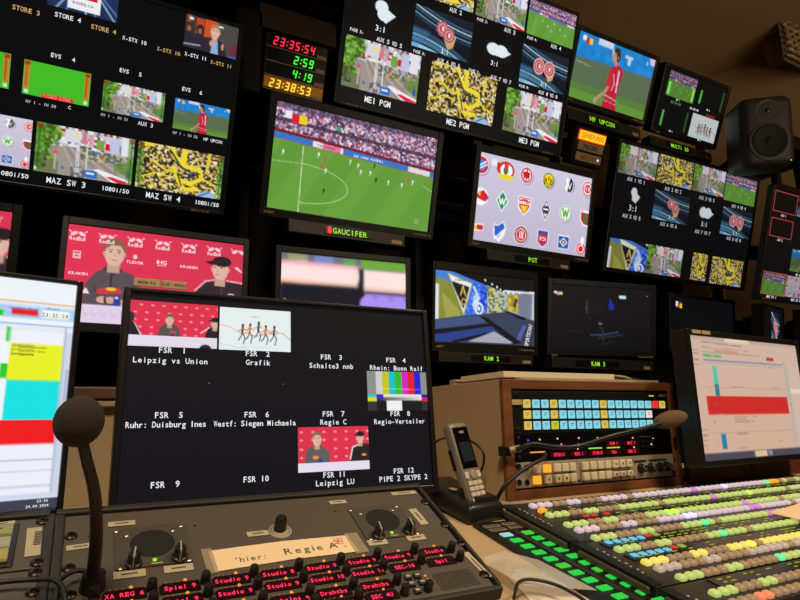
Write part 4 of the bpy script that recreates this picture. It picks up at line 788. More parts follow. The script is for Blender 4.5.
# --- line multiview in the middle of the desk
fs = Mon('desk_monitor', 'central desk monitor, black with small FSR captions and colour bars', 'monitor', (.332, 1.0, .049), .540, .335, -4.6, -.8, (.004, .001, .009), .035, M_lcdw, 'computer monitors on the desk', inset=.006, back=.03)
fs.pic(p_wide(110, 62), .012, .056, .26, .275); fs.pic(p_grafik(110, 62), .266, .06, .492, .277); fs.pic(p_bars(), .758, .365, .994, .581); fs.pic(p_two(110, 64), .514, .661, .755, .882)
for s, u, v in [('FSR  1', .133, .291), ('Leipzig vs Union', .131, .34), ('FSR  2', .385, .292), ('Grafik', .387, .337), ('FSR  3', .631, .296), ('Schalte3 nnb', .631, .343), ('FSR  4', .871, .3), ('Rhein: Bonn Ralf', .874, .345), ('FSR  5', .132, .594), ('Ruhr: Duisburg Ines', .128, .636),
        ('FSR  6', .384, .595), ('Westf: Siegen Michaela', .382, .637), ('FSR  7', .634, .595), ('Regie C', .633, .637), ('FSR  8', .877, .597), ('Regio-Verteiler', .875, .639), ('FSR  9', .131, .9), ('FSR 10', .384, .899), ('FSR 11', .632, .9), ('Leipzig LU', .634, .938), ('FSR 12', .879, .9), ('PIPE 2 SKYPE 2', .878, .938)]:
    fs.cap(s, u, v, .0088, .7 if len(s) > 18 else .8, M_white)
for u, s in ((.24, 1), (.466, 1)): fs.cap('-', u, .441, .006, .8, glow('dim_orange', (150, 100, 60)))
for u, s in ((.052, 'MON 4.0'), (.128, 'ZUR - MON.1')):
    o = obj('name_label', fs.t, M_brass, [box(((u-.5)*.54, -.002, .1782), (.04, .002, .0135), .001)]); obj('label_lettering', o, M_print, [lay(text2d(s, .0045, None, .16), (u-.5)*.54, .1782, .0035)])
obj('knob', fs.t, M_case, [cyl((-.01, .02, .167), (-.01, .02, .177), .008, .006, 12)])
obj('stand', fs.t, M_pcb, [box((0, .078, -.05), (.07, .02, .29), .004), box((0, .11, -.1915), (.26, .14, .012), .004)])
# --- right computer monitor
rp = Mon('desk_monitor', 'right desk monitor showing a beige planning window with one wide red bar', 'monitor', (1.503, .919, .0466), .494, .286, -.5, 3.7, (.012, .014, .014), .036, M_lcdw, 'computer monitors on the desk', back=.02)
rp.pic(p_right(), 0, 0, 1, 1, 'application_window')
o = obj('name_label', rp.t, M_brass, [box((-.225, -.008, .151), (.035, .002, .009), .001), ]); o = obj('name_label', rp.t, M_brass, [box((-.187, -.008, .151), (.034, .002, .009), .001)])
obj('stand', rp.t, M_pcb, [box((0, .135, -.07), (.07, .03, .24), .004), box((0, .22, -.1955), (.26, .18, .012), .004), box((0, .09, -.02), (.1, .09, .1), .003)])

# ================================================================== cabinet with three rack units
CX, CW, CH, CD = 1.043, .53, .242, .285; cz = -.036
def cab(x, z): return (x-.5)*.54+1.048-CX, (.5-z)*.237   # fractions of the front measured in the photograph
t = thing('rack_cabinet', 'low cabinet with beige side and brown wooden front frame right of the telephone', 'cabinet', (CX, 1.0, cz))
hw, hh = CW/2, CH/2
obj('side_panel', t, M_desk, [box((-hw+.006, CD/2+.006, 0), (.012, CD, CH), .001)]); obj('side_panel', t, M_desk, [box((hw-.006, CD/2+.006, 0), (.012, CD, CH), .001)])
obj('top_panel', t, M_desk, [box((0, CD/2+.006, hh-.006), (CW-.024, CD, .012), .001)]); obj('back_panel', t, M_desk, [box((0, CD, 0), (CW-.024, .01, CH-.03), .001)]); obj('bottom_panel', t, M_desk, [box((0, CD/2, -hh+.006), (CW-.024, CD-.02, .012), .001)])
for c, s in [((-hw+.0115, .003, 0), (.023, .012, CH)), ((hw-.0115, .003, 0), (.023, .012, CH)), ((0, .003, hh-.010), (CW-.046, .012, .020)), ((0, .003, -hh+.0095), (CW-.046, .012, .019))]: obj('front_frame', t, M_wood, [box(c, s, .0015)])
M_blk = mat('anodised_black', (20, 19, 18), .4, .2, noise=.15, scale=90); M_scr = mat('steel_screw', (60, 56, 50), .35, .9)
KC = {'B': glow('key_cyan', (135, 215, 232), .95), 'Y': glow('key_yellow', (225, 195, 85), .9), 'G': glow('key_lime', (205, 205, 60), .9), 'R': glow('key_red', (240, 50, 55), 1.1), 'W': glow('key_white', (235, 215, 215), 1), 'C': glow('key_teal', (140, 225, 225), .95)}
def rackunit(name, label, cat, v0, v1, m_):
    a = (.5-v0)*.237; b = (.5-v1)*.237; t = thing(name, label, cat, (CX, 1.0-.002, cz+(a+b)/2)); obj('front_panel', t, m_, [box((0, .004, 0), (.478, .004, a-b-.001), .001)]); obj('chassis', t, M_blk, [box((0, .1, 0), (.44, .18, a-b-.006))])
    return t, lambda u, v: ((u-.5)*.54+1.048-CX, (.5-v)*.237-(a+b)/2)
t, q = rackunit('button_panel', 'black rack panel with three rows of lit cyan and yellow buttons, topmost of three', 'control panel', .088, .462, M_blk)
for r, (v, row) in enumerate([(.202, 'YBBYBBBBBYBBBBBBRY'), (.297, 'YBBYBBBBBYBBBBBW'), (.391, 'YBBGBBBBBYBBBBBC')]):
    for n, ch in enumerate(row):
        u = .115+n*.0457; x, z = q(u, v+.0006*n)
        o = obj('key', t, KC[ch], [box((x, -.0002, z), (.0188, .0035, .0172), .0012)])
        obj('key_legend', o, M_print, [box((x-.001, -.0022, z+.003), (.009, .0006, .0012)), box((x-.002, -.0022, z-.001), (.006, .0006, .0012))])
x, z = q(.827, .125); obj('status_light', t, glow('lime_led', (190, 210, 60)), [box((x, 0, z), (.014, .002, .003))]); x, z = q(.896, .12); obj('maker_label', t, M_label, [lay(text2d('AURUS', .005), x, z, .0)])
x, z = q(.066, .19); obj('name_label', t, M_brass, [box((x, 0, z), (.026, .003, .011), .001)])
for v in (.12, .42):
    for u in (.067, .955): x, z = q(u, v); obj('screw', t, M_scr, [lathe((x, .002, z), (0, -1, 0), [(0, .004), (.002, .0038), (.003, .002)], 10)], True)
t, q = rackunit('monitoring_unit', 'glossy black rack unit with red digital readouts, middle of three', 'rack unit', .464, .700, mat('gloss_black', (12, 10, 11), .2))
for u, v, s in [(.262, .652, 'STUDIO'), (.368, .654, 'REG 1'), (.47, .655, 'STUDIO'), (.564, .656, 'TON'), (.671, .656, 'SEN 2'), (.568, .575, 'KOM 1'), (.672, .578, 'MAZ 1')]:
    x, z = q(u, v); o = obj('readout_window', t, mat('red_window', (50, 8, 14), .3), [box((x, .001, z), (.046, .002, .0105))]); obj('readout', o, M_ledr, [lay(text2d(s, .0065, .78), x, z, .0008)])
for u, v, c, s in [(.113, .518, 'blue_led', (40, 80, 255)), (.171, .515, 'warm_led', (230, 180, 120)), (.262, .512, 'warm_led', 0), (.376, .514, 'warm_led', 0), (.48, .52, 'warm_led', 0), (.687, .532, 'warm_led', 0), (.28, .565, 'pink_led', (255, 120, 170)), (.37, .57, 'pink_led', 0), (.28, .6, 'warm_led', 0), (.366, .61, 'warm_led', 0), (.813, .54, 'warm_led', 0), (.8, .6, 'warm_led', 0), (.69, .62, 'warm_led', 0)]:
    x, z = q(u, v); obj('indicator_light', t, glow(c, s or (230, 180, 120), 1.2), [ball((x, .001, z), (.0022, .0015, .0022), 8)])
for u, v, n, c in [(.16, .622, 9, (240, 150, 90)), (.466, .612, 9, (160, 220, 60)), (.57, .614, 9, (170, 215, 60))]:
    x, z = q(u, v); obj('level_bar', t, glow('bar_%d' % c[0], c), [box((x+(k-n/2)*.0045, .0005, z), (.0032, .002, .0028)) for k in range(n)])
for k in range(9): x, z = q(.74+.03*(k % 3), .53+.045*(k//3)); obj('small_knob', t, mat('knob_black', (22, 20, 19), .4), [cyl((x, .002, z), (x, -.005, z), .003, .0025, 10)])
for v in (.5, .66):
    for u in (.067, .955): x, z = q(u, v); obj('screw', t, M_scr, [lathe((x, .002, z), (0, -1, 0), [(0, .004), (.002, .0038), (.003, .002)], 10)], True)
x, z = q(.945, .6); obj('handle_slot', t, M_scr, [box((x, -.003, z), (.006, .008, .028), .002)])
M_alu = mat('beige_panel', (150, 138, 118), .5, .2, noise=.05, scale=60); M_key = mat('key_ivory', (205, 190, 158), .55); M_keyo = glow('key_orange', (255, 175, 45), 1.0)
t, q = rackunit('router_panel', 'beige rack panel with two rows of square ivory keys and dark knobs, lowest of three', 'control panel', .702, .918, M_alu)
us = [.14, .193, .243, .283, .322, .39, .433, .475, .515, .558, .598, .64]
for r, v in enumerate((.763, .855)):
    for n, u in enumerate(us):
        x, z = q(u, v); lit = (r == 0 and n == 1) or (r == 1 and n == 0)
        o = obj('key', t, M_keyo if lit else M_key, [box((x, -.003, z), (.0175 if n < 9 else .017, .008, .0165 if n < 9 or r == 0 else .011), .0015)], label='lit orange key' if lit else None)
        if n > 8 or (r == 1 and n in (1, 2, 3)): obj('key_legend', o, M_print, [box((x, -.0072, z), (.004, .0006, .004))])
for u, v in ((.72, .822), (.78, .824), (.838, .826), (.88, .822)):
    x, z = q(u, v); obj('knob', t, mat('knob_black', (22, 20, 19), .4), [lathe((x, .002, z), (0, -1, 0), [(0, .0115), (.003, .0115), (.004, .009), (.014, .0085), (.0155, .007)], 20)], True); obj('knob_pointer', t, glow('pointer_red', (200, 50, 40), .6) if u == .838 else M_label, [box((x-.002, -.0138, z), (.005, .0012, .0012))])
for u, v in ((.348, .742), (.36, .89), (.67, .745), (.675, .9), (.06, .735), (.098, .748), (.06, .865), (.098, .87), (.945, .77), (.925, .882), (.972, .885)):
    x, z = q(u, v); big = u < .3 or u > .9; obj('screw', t, M_blk, [lathe((x, .002, z), (0, -1, 0), [(0, .0062 if big else .0028), (.002, .0058 if big else .0026), (.003, .002)], 12)], True)
for u, w_ in ((.72, .04), (.83, .06)): x, z = q(u, .752); obj('slot', t, M_blk, [box((x, .001, z), (w_, .002, .003))])

# --- paper stack, keyboards and leads lying on the cabinet
tz = cz+hh+.0005; M_paper = mat('paper', (205, 190, 160), .8, noise=.04, scale=80); M_paper2 = mat('paper_grey', (150, 135, 108), .8, noise=.05, scale=60)
def slab(name, label, cat, c, s, m_, rz=0, grp=None, r=.0015):
    t = obj(name, None, m_, [box((0, 0, s[2]/2), s, r)]); t.location = (c[0], c[1], c[2]+H); t.rotation_euler.z = R(rz); tag(t, label, cat, grp); return t
slab('folder', 'grey brown folder lying flat over the right half of the cabinet top', 'folder', (1.07, 1.13, tz), (.44, .21, .007), M_paper2, 0, 'folders and papers on the cabinet', .001)
slab('paper_stack', 'pale stack of papers lying on the folder on the cabinet, left half', 'papers', (.985, 1.125, tz+.0075), (.33, .17, .013), M_paper, -1, 'folders and papers on the cabinet', .001)
tb = thing('metal_tray', 'small metal tray at the rear left corner of the cabinet top', 'tray', (.865, 1.25, tz)); obj('tray_body', tb, M_alu, [box((0, 0, .009), (.09, .022, .014), .002)]); obj('tray_lip', tb, M_label, [box((0, -.013, .013), (.09, .006, .003), .001)])
for n, (lab, P) in enumerate([('grey lead lying along the papers on the cabinet, right end', [(1.13, 1.08, tz+.013), (1.18, 1.10, tz+.022), (1.24, 1.09, tz+.020), (1.30, 1.11, tz+.012)]), ('darker lead crossing the papers on the cabinet, right end', [(1.15, 1.12, tz+.012), (1.2, 1.08, tz+.012), (1.26, 1.12, tz+.024), (1.30, 1.08, tz+.010)])]):
    tag(obj('lead', None, [M_paper2, M_case][n], [tube([(a, b, c+H) for a, b, c in P], .0032, 8)], True), lab, 'cable', 'leads on the cabinet')

# ================================================================== gooseneck microphones
M_foam = mat('foam_dark', (52, 44, 38), .95, noise=.35, scale=900, bump=.8); M_foam2 = mat('foam_brown', (104, 78, 52), .95, noise=.3, scale=900, bump=.8); M_neck = mat('neck_black', (32, 27, 25), .38, .3)
def neck_rings(P, r, n):
    Q = smooth_path(P, 12); out = []
    L = [0]
    for a, b in zip(Q, Q[1:]): L.append(L[-1]+(b-a).length)
    for k in range(n):
        s = L[-1]*(k+.5)/n; i = max(j for j in range(len(L)-1) if L[j] <= s); f = (s-L[i])/max(1e-9, L[i+1]-L[i]); p = Q[i].lerp(Q[i+1], f); d = (Q[i+1]-Q[i]).normalized()
        V, F = lathe(p-d*.001, d, [(0, r*.9), (.001, r*1.08), (.002, r*.9)], 10, False); out.append((V, F))
    return out
def microphone(label, P, hr, m_, r0, r1, elong=1.25, tilt=None):
    base = P[0]; t = thing('gooseneck_microphone', label, 'microphone', base, group='gooseneck microphones'); L = [(a-base[0], b-base[1], c-base[2]) for a, b, c in P]
    obj('neck', t, M_neck, [tube(L, lambda q: r0+(r1-r0)*q, 14)], True)
    d = Vector(L[-1])-Vector(L[-2]); d.normalize() if d.length else None
    x, y, _ = frame_of(tilt or d); rm = Matrix((x, y, Vector(tilt or d).normalized())).transposed()
    obj('windscreen', t, m_, [ball(Vector(L[-1]), (hr, hr, hr*elong), 32, rm)], True); return t
m1 = microphone('gooseneck microphone with a round dark foam ball standing in front at left', [(.033, .735, -.165), (.032, .70, -.109), (.026, .665, -.062), (.014, .635, -.022), (.007, .625, .006)],   .0210, M_foam, .0066, .0046, 1.15, tilt=(.1, -.6, .7))
obj('socket', m1, mat('socket_black', (22, 19, 18), .4), [cyl((0, .004, -.012), (.001, -.008, .02), .014, .011, 20)], True)
m2 = microphone('gooseneck microphone with brown foam, its neck bending across the rack cabinet', [(.782, .968, -.056), (.807, .95, -.046), (.86, .94, -.053), (.915, .93, -.052), (.986, .91, -.034), (1.085, .895, -.017), (1.142, .887, -.003)], .0185, M_foam2, .0048, .0042, 2.1, tilt=(1, -.45, .22))
obj('plug', m2, M_alu, [cyl((-.008, .012, -.001), (.012, .002, .002), .0065, .007, 16)], True); obj('plug_block', m2, M_blk, [box((-.012, .022, -.003), (.022, .016, .02), .002)])
def cable(label, P, r=.0028, m_=None, name='cable', grp='loose black cables'):
    o = obj(name, None, m_ or mat('cable_black', (20, 18, 17), .5), [tube(P, r, 10)], True); o.location.z = H; tag(o, label, 'cable', grp)
cable('black cable rising from the desk to the rack panels behind the telephone', [(.871, .985, -.068), (.84, .955, -.074), (.80, .945, -.084), (.765, .945, -.099), (.735, .95, -.12), (.722, .965, -.150), (.715, .975, -.161)], .004)

# ================================================================== telephone
t = thing('phone_cradle', 'black charging cradle for the cordless phone on the desk', 'phone cradle', (.656, .990, -.1585), (R(11.8), 0, R(8)))
M_ph = mat('phone_black', (24, 22, 22), .35)
V, F = box((-.004, 0, .018), (.095, .165, .034), .010, 3); V = [(x*(1-.12*(z/.035)), y*(1-.06*(z/.035)), z+.004*(y/.085)) for x, y, z in V]
obj('base', t, M_ph, [(V, F)], True); obj('sticker', t, M_label, [box((-.022, -.005, .0385), (.016, .014, .001))]); obj('socket_rim', t, M_ph, [box((.006, -.045, .034), (.052, .042, .012), .005)])
t = thing('cordless_phone', 'silver cordless telephone handset standing upright in its black cradle', 'telephone', (.659, .938, -.1545), (R(-17), R(-3), R(12)))
M_sil = mat('phone_silver', (128, 118, 104), .4, .2)
V, F = box((0, 0, .078), (.047, .024, .156), .008, 4); V = [(x*(1+.04*((z-.078)/.078)), y-.004*((z-.078)/.078)**2, z) for x, y, z in V]
obj('body', t, M_sil, [(V, F)], True); obj('screen_surround', t, mat('phone_gloss', (10, 10, 11), .12), [box((0, -.0145, .108), (.039, .003, .078), .0015)]); obj('display', t, mat('phone_display', (20, 24, 26), .15, emit=(26, 28, 28)), [box((0, -.0165, .1), (.028, .001, .036))])
obj('earpiece', t, M_alu, [box((0, -.0165, .137), (.012, .001, .004))])
obj('keypad_field', t, mat('keypad_dark', (96, 86, 74), .5), [box((0, -.0132, .034), (.040, .004, .060), .002)]); obj('navigation_key', t, M_alu, [lathe((0, -.0135, .058), (0, -1, 0), [(0, .0085), (.004, .008), (.0045, .005)], 20)], True)
for k in range(12): obj('key', t, mat('phone_key', (190, 180, 162), .4), [box((-.0125+.0125*(k % 3), -.0150, .043-.0098*(k//3)), (.0108, .003, .0072), .001)])
for d in (-1, 1): obj('side_key', t, mat('phone_key', (190, 180, 162), .4), [box((d*.0155, -.0150, .058), (.009, .003, .012), .001)])
obj('side_grip', t, M_ph, [box((-.0238, .002, .03), (.002, .012, .02), .0008)]); obj('side_button', t, M_ph, [box((-.0246, .002, .09), (.002, .008, .038), .0008)])
cable('black cable looping out behind the telephone handset', [(.665, 1.12, -.06), (.69, 1.10, -.035), (.73, 1.07, -.035), (.745, 1.03, -.06), (.745, 1.04, -.1), (.745, 1.10, -.135), (.735, 1.14, -.154)], .0025)

# ================================================================== vision mixer
MX = thing('vision_mixer', 'very large vision mixer with rows of glowing keys across the right of the desk', 'vision mixer', (.722, 1.0, -.157), (R(12), 0, 0))
M_mix = mat('mixer_body', (44, 40, 36), .5, .2, noise=.15, scale=70); M_trim = mat('mixer_trim', (96, 84, 70), .4, .5); M_gl = mat('mixer_gloss', (13, 12, 11), .22)
XE = 1.42
for v0, v1 in ((-.066, -.248), (-.252, -.404), (-.408, -.60)):
    m_ = obj('module', MX, M_mix, [extr([(-.012, v0-.012), (0, v0), (XE, v0), (XE, v1), (-.012, v1)], .001, .019, 'xy')])
    obj('side_rail', m_, M_trim, [box((-.017, (v0+v1)/2-.004, .011), (.008, v0-v1-.02, .012), .003)]); obj('side_cap', m_, M_blk, [box((-.006, (v0+v1)/2, .0195), (.02, v0-v1-.006, .004), .0015)])
    obj('rail_lights', m_, M_label, [box((.006+.003*(k % 2), v0-.03-.0105*k, .0202), (.004, .003, .001)) for k in range(9)])
PAL = {'W': ('mixer_key_lilac', (200, 182, 190), .68), 'w': ('mixer_key_pale', (178, 160, 146), .7), 'T': ('mixer_key_tan', (160, 132, 98), .5), 'G': ('mixer_key_green', (176, 194, 112), .72), 'Y': ('mixer_key_yellow', (222, 202, 100), .85),
       'M': ('mixer_key_mint', (90, 220, 150), 1.0), 'H': ('mixer_key_bright', (205, 195, 255), 1.1), 'P': ('mixer_key_purple', (190, 120, 190), .8), 'L': ('mixer_key_lime', (180, 235, 80), 1.0), 'y': ('mixer_key_gold', (240, 225, 70), 1.0), 'O': ('mixer_key_orange', (235, 150, 40), 1.0), 'S': ('mixer_key_salmon', (220, 130, 90), .8)}
PM = {k: glow(n_, c, s_, base=tuple(int(v*.8) for v in c)) for k, (n_, c, s_) in PAL.items()}
ROWS = [(-.093, .040, 'WWWTTWWTTTWWWWTWWWWWWWWWWPWWWWWHWWWWWWWWCOOTGTTGTTT'), (-.142, .036, 'GGGTTGGTTTGGGGGGTGGGGGGGGPGGGGGGLGGGGGGGTGGWWTGPSHTTT'), (-.1895, .034, 'GGGTTGGTTTTGGGLLGGGGGGGGGGGPGGGGGGTGGGGGGGGGGWWTTTTTTTT'), (-.2145, .034, 'WWWTTTWWTTTWWWWHHWWWWWWWWWPPWWWWWWTWWWWWWWWWWWTTTTTTTTT'),
        (-.2495, .036, 'GGGTTTGGTTTTGGGMGTGGGGGGGGPPGGGGGGTTGGGGGGGTTTTTTTTTT'), (-.297, .036, 'GGGTTGGTTTTTGGMGGGTGGGGGGGGTTGGGGGGTTGGGGGTTTTTTTT'), (-.346, .038, 'YYYTTTYYTTTYYYyTYYYYYYYYTTYYYYYTTTYYYYTTTTTTT'), (-.368, .038, 'wwwTTTwwTTTTwwwwwwTwwwwwwTTwwwwwTTTwwwwTTTTTTT'),
        (-.399, .044, 'GGGTTTGGTTTTTMGGGGGGTTGGGGGTTTGGGGTTTTTTT'), (-.448, .046, 'GGGTTTGGTTTTTSSGGGTTTGGGGGTTTTGGGTTTTTTT'), (-.475, .046, 'TTTSSTTTTTTTTSSTTTGGGTTTGGTTTTTTT'), (-.52, .046, 'GGGTTGGGTTTTTGGGTTTGGGTTTTTT'), (-.545, .046, 'YYYTTTYYTTTYYYTTTTTT')]
_kb = box((0, 0, .004), (.0146, .0150, .008), .0032, 2); kmesh = {}
for k in PM:
    V, F = _kb; V = [(x*(1-.16*max(0, z)/.008), y*(1-.16*max(0, z)/.008), z-(.0012 if z > .0079 and abs(y) < .004 else 0)) for x, y, z in V]
    kmesh[k] = mesh_of('mixer_key', [(V, F)], True); kmesh[k].materials.append(PM[k])
allk = []
mm = MX.matrix_basis.copy() if False else (Matrix.Translation((.722, 1.0, -.157)) @ Euler((R(12), 0, 0)).to_matrix().to_4x4())
for v, u0, s in ROWS:
    for n, ch in enumerate(s):
        if ch == 'C': ch = 'M'
        u = u0+n*.0180+(.001 if n % 2 else 0); pz = mm @ Vector((u, v, .02)); allk.append((pz.length, u, v, ch, (f_.dot(pz) > .1) and abs((r_.dot(pz))/f_.dot(pz)*600) < 405 and abs((u_.dot(pz))/f_.dot(pz)*600) < 305))
vis = sorted([a for a in allk if a[4]])[:100]; far_ = [a for a in allk if a not in vis]
for _, u, v, ch, _2 in vis:
    o = bpy.data.objects.new('key', kmesh[ch]); C.objects.link(o); o.parent = MX; o.location = (u, v, .019)
me = bpy.data.meshes.new('keys_further_back'); V = []; F = []; MI = []; order = list(PM)
for _, u, v, ch, _2 in far_:
    km = kmesh[ch]; o_ = len(V); V += [(p.co.x+u, p.co.y+v, p.co.z+.019) for p in km.vertices]; F += [tuple(i+o_ for i in p.vertices) for p in km.polygons]; MI += [order.index(ch)]*len(km.polygons)
me.from_pydata(V, [], F); [me.materials.append(PM[k]) for k in order]; me.polygons.foreach_set('material_index', MI); me.polygons.foreach_set('use_smooth', [True]*len(F))
o = bpy.data.objects.new('key_field', me); C.objects.link(o); o.parent = MX; o['kind'] = 'stuff'
M_ytxt = glow('display_lime', (150, 160, 30), .9); M_blue = glow('lcd_blue', (110, 195, 225), 1.0); M_redk = glow('lcd_red', (220, 60, 40), .9); M_grk = glow('lcd_green', (150, 190, 70), .8)
rr = random.Random(4)
for v, hgt, us_ in [(-.1175, .022, .035), (-.166, .022, .07), (-.232, .008, .1), (-.272, .022, .03), (-.3215, .022, .03), (-.384, .006, .1), (-.4235, .024, .08), (-.497, .022, .05)]:
    st = obj('display_strip', MX, M_gl, [box(((us_+XE-.03)/2, v, .0195), (XE-.03-us_, hgt, .003), .001)])
    if hgt > .01:
        da = []
        u = us_+.02
        while u < XE-.06:
            if rr.random() < .68:
                for r in range(2):
                    if rr.random() < .8: da.append(box((u+rr.uniform(-.002, .002), v+.005-.009*r, .0214), (rr.uniform(.007, .014), .0022, .0006)))
            u += .019
        o = obj('display_text', st, M_ytxt, da); o['kind'] = 'stuff'
def mkey(name, u, v, m_, s=(.0115, .0100, .0022)): obj(name, MX, m_, [box((u, v, .022), s, .001)])
for v in (-.268, -.3185):
    for n in range(5): mkey('display_key', .045+.0185*n, v, M_blue)
    mkey('display_key', .045+.0185*5+.002, v+.004, M_redk); mkey('display_key', .045+.0185*6+.002, v+.004, M_grk)
mkey('display_key', .040, -.118, PM['O'], (.014, .011, .008))
for u in (.105, .125, .155): mkey('display_key', u, -.161, M_redk, (.013, .006, .003))
# white paper on the keys near the right edge, orange underlight painted into its colour
o = obj('paper_sheet', None, mat('paper_underlit', (225, 190, 150), .8), [extr([(0, 0), (.2, .03), (.2, -.09), (.02, -.055)], 0, .0006, 'xy')]); o.location = mm @ Vector((.483, -.264, .0300)); o.location.z += H; o.rotation_euler = (R(12), 0, 0); tag(o, 'white paper sheet with painted orange glow on the vision mixer keys at the right edge', 'paper')

# ================================================================== green key strip
GP = thing('assign_panel', 'narrow black panel with two columns of lit green keys left of the vision mixer', 'control panel', (.722, 1.0, -.157), (R(12), 0, 0))
P4 = [(-.098, -.100), (-.004, -.106), (-.006, -.46), (-.100, -.46)]
obj('panel', GP, M_blk, [extr(P4, .0005, .006, 'xy')]); obj('centre_rib', GP, mat('rib_dark', (40, 37, 33), .4), [extr([(-.053, -.15), (-.042, -.15), (-.038, -.46), (-.049, -.46)], .006, .0075, 'xy')])
M_gk = glow('key_bright_green', (40, 210, 72), .95); M_gk2 = glow('key_leaf_green', (70, 205, 50), .95)
for n in range(12):
    for c in (0, 1):
        v = (-.163 if c == 0 else -.161)-.0250*n; u = (-.029 if c == 0 else -.073)+.0014*n
        lit = c == 1 and n == 0
        obj('key', GP, glow('key_pale_cyan', (150, 215, 205)) if lit else (M_gk2 if (n in (0, 6) and c == 0) or (n == 5 and c == 1) else M_gk), [box((u, v, .0066), (.0205, .0130, .0024), .0008)], label='pale cyan key' if lit else None)
for u, v in ((-.074, -.122), (-.033, -.120), (-.073, -.138), (-.032, -.136)):
    o = obj('name_label', GP, mat('label_grey', (112, 102, 86), .6), [box((u, v, .0066), (.034, .011, .0012), .0004)]); obj('label_lettering', o, M_print, [box((u, v, .0075), (.026, .003, .0003))])

# ================================================================== console panels
M_con = mat('console_grey', (78, 71, 60), .6, .1, noise=.08, scale=120, bump=.05); M_cond = mat('console_dark', (36, 32, 27), .6)
M_knob = mat('knob_black', (22, 20, 19), .4); M_redw = mat('console_window', (30, 6, 10), .3)
CR = (R(27), 0, 0)
IC = thing('intercom_console', 'grey sloping intercom panel with red readouts and two round speaker grilles', 'intercom', (0, .85, -.101), CR)
obj('faceplate', IC, M_con, [box((.243, -.1105, -.003), (.478, .217, .006), .0015)])
obj('surround', IC, M_cond, [box((.2435, .004, -.006), (.499, .010, .020), .002), box((.4905, -.108, -.008), (.006, .224, .020), .002), box((-.001, -.108, -.008), (.010, .224, .020), .002), box((.243, -.222, -.009), (.500, .008, .018), .002)])
obj('chassis', IC, M_cond, [extr([(.008, -.010), (-.215, -.010), (-.215, -.030), (.008, -.088)], .005, .482, 'yz')])
for x, y in ((.011, -.042), (.011, -.097), (.013, -.138), (.48, -.038), (.482, -.095), (.484, -.137), (.011, -.20), (.48, -.2)):
    obj('screw', IC, mat('screw_dark', (44, 38, 32), .35, .8), [lathe((x, y, 0), (0, 0, 1), [(0, .0068), (.0015, .0068), (.003, .005), (.0032, .0025), (.0018, .0018)], 18)], True)
def label3(par, u, v, w_, h_, rot=0, txt=True):
    o = obj('label_strip', par, M_label, [box((0, 0, .0006), (w_, h_, .0012), .0004)], loc=(u, v, .0002), rot=(0, 0, rot))
    if txt: obj('label_lettering', o, M_print, [box((0, 0, .0014), (w_*.5, h_*.16, .0003))])
for u, v, w_, h_, r in [(.064, -.027, .030, .009, 0), (.069, -.118, .032, .0115, 0), (.119, -.118, .031, .0115, 0), (.218, -.072, .027, .0095, 0), (.366, -.115, .028, .011, 0), (.424, -.115, .028, .011, 0), (.345, -.020, .026, .008, 0), (.457, -.011, .042, .0075, 0), (.451, -.071, .038, .013, R(-88)), (.481, -.181, .05, .010, R(-84)), (.021, -.063, .028, .0085, R(4))]: label3(IC, u, v, w_, h_, r)
def pointer_knob(par, x, y, s=1., rot=0):
    o = obj('knob', par, M_knob, [lathe((0, 0, 0), (0, 0, 1), [(0, .0095*s), (.005, .0095*s), (.006, .0075*s), (.0165*s, .0065*s), (.018*s, .005*s)], 20)], True, loc=(x, y, 0), rot=(0, 0, rot))
    obj('grip', o, M_knob, [box((0, 0, .010*s), (.006*s, .019*s, .017*s), .002)]); obj('pointer_mark', o, M_label, [box((0, 0, .0188*s), (.0014, .017*s, .0008)), box((0, -.0097*s, .011*s), (.0014, .0006, .014*s))])
for X in (.0953, .3935):
    s_ = obj('speaker_plate', IC, mat('plate_grey', (72, 66, 56), .55, .15, noise=.06, scale=100), [extr([(X-.040, -.039), (X+.034, -.037), (X+.040, -.043), (X+.040, -.110), (X-.040, -.110)], .0002, .0018, 'xy')])
    obj('speaker_grille', s_, mat('grille_black', (24, 22, 20), .8, noise=.5, scale=1500, bump=1), [lathe((X, -.071, .0018), (0, 0, 1), [(0, .0243), (.0008, .0238), (.0004, .018), (.0002, .0005)], 40)], True)
    for dx, dy in ((-.038, -.043), (-.027, -.053), (.024, -.051), (.034, -.044), (.036, -.108), (-.035, -.109)): obj('plate_screw', s_, mat('screw_bright', (170, 160, 145), .3, .9), [ball((X+dx, dy, .002), (.0028, .0028, .0014), 10)], True)
    pointer_knob(s_, X-.022, -.104, .95, -.15); pointer_knob(s_, X+.026, -.102, .95, -.1)
    obj('indicator_light', s_, glow('green_led', (140, 230, 30), 1.3), [ball((X, -.101, .002), (.0024, .0024, .002), 10)])
    obj('plate_legend', s_, M_label, [box((X+.002, -.110+.0035, .0019), (.012, .0016, .0004))]); 
k_ = obj('scale_ring', IC, mat('scale_grey', (150, 140, 122), .6), [lathe((.247, -.071, 0), (0, 0, 1), [(0, .0150), (.001, .0148), (.0012, .008)], 32)], True)
obj('scale_mark', k_, M_print, [box((.247+.012*math.cos(a), -.071+.012*math.sin(a), .0013), (.0013, .0013, .0006)) for a in np.linspace(-.6, 3.74, 12)])
obj('volume_knob', IC, M_knob, [lathe((.247, -.068, .001), (0, 0, 1), [(0, .0080), (.008, .0075), (.0165, .0070), (.0182, .0058)], 24)], True)
for x, y in ((.146, -.043), (.334, -.04), (.428, -.085), (.03, -.045), (.03, -.107)): obj('hole', IC, M_blk, [lathe((x, y, 0), (0, 0, 1), [(0, .0017), (.0003, .0017)], 10)])
M_amb = glow('amber_dot', (240, 150, 50), 1.1)
xs = [.0435, .0975, .152, .205, .258, .311, .3605, .4145, -.5]
names = {0: ['XA REG 6', 'REGIE 5', 'STUDIO 6', 'STUDIO 8', 'STUDIO 8', 'STUDIO 9', 'STUDIO 8', 'STUDIO']}
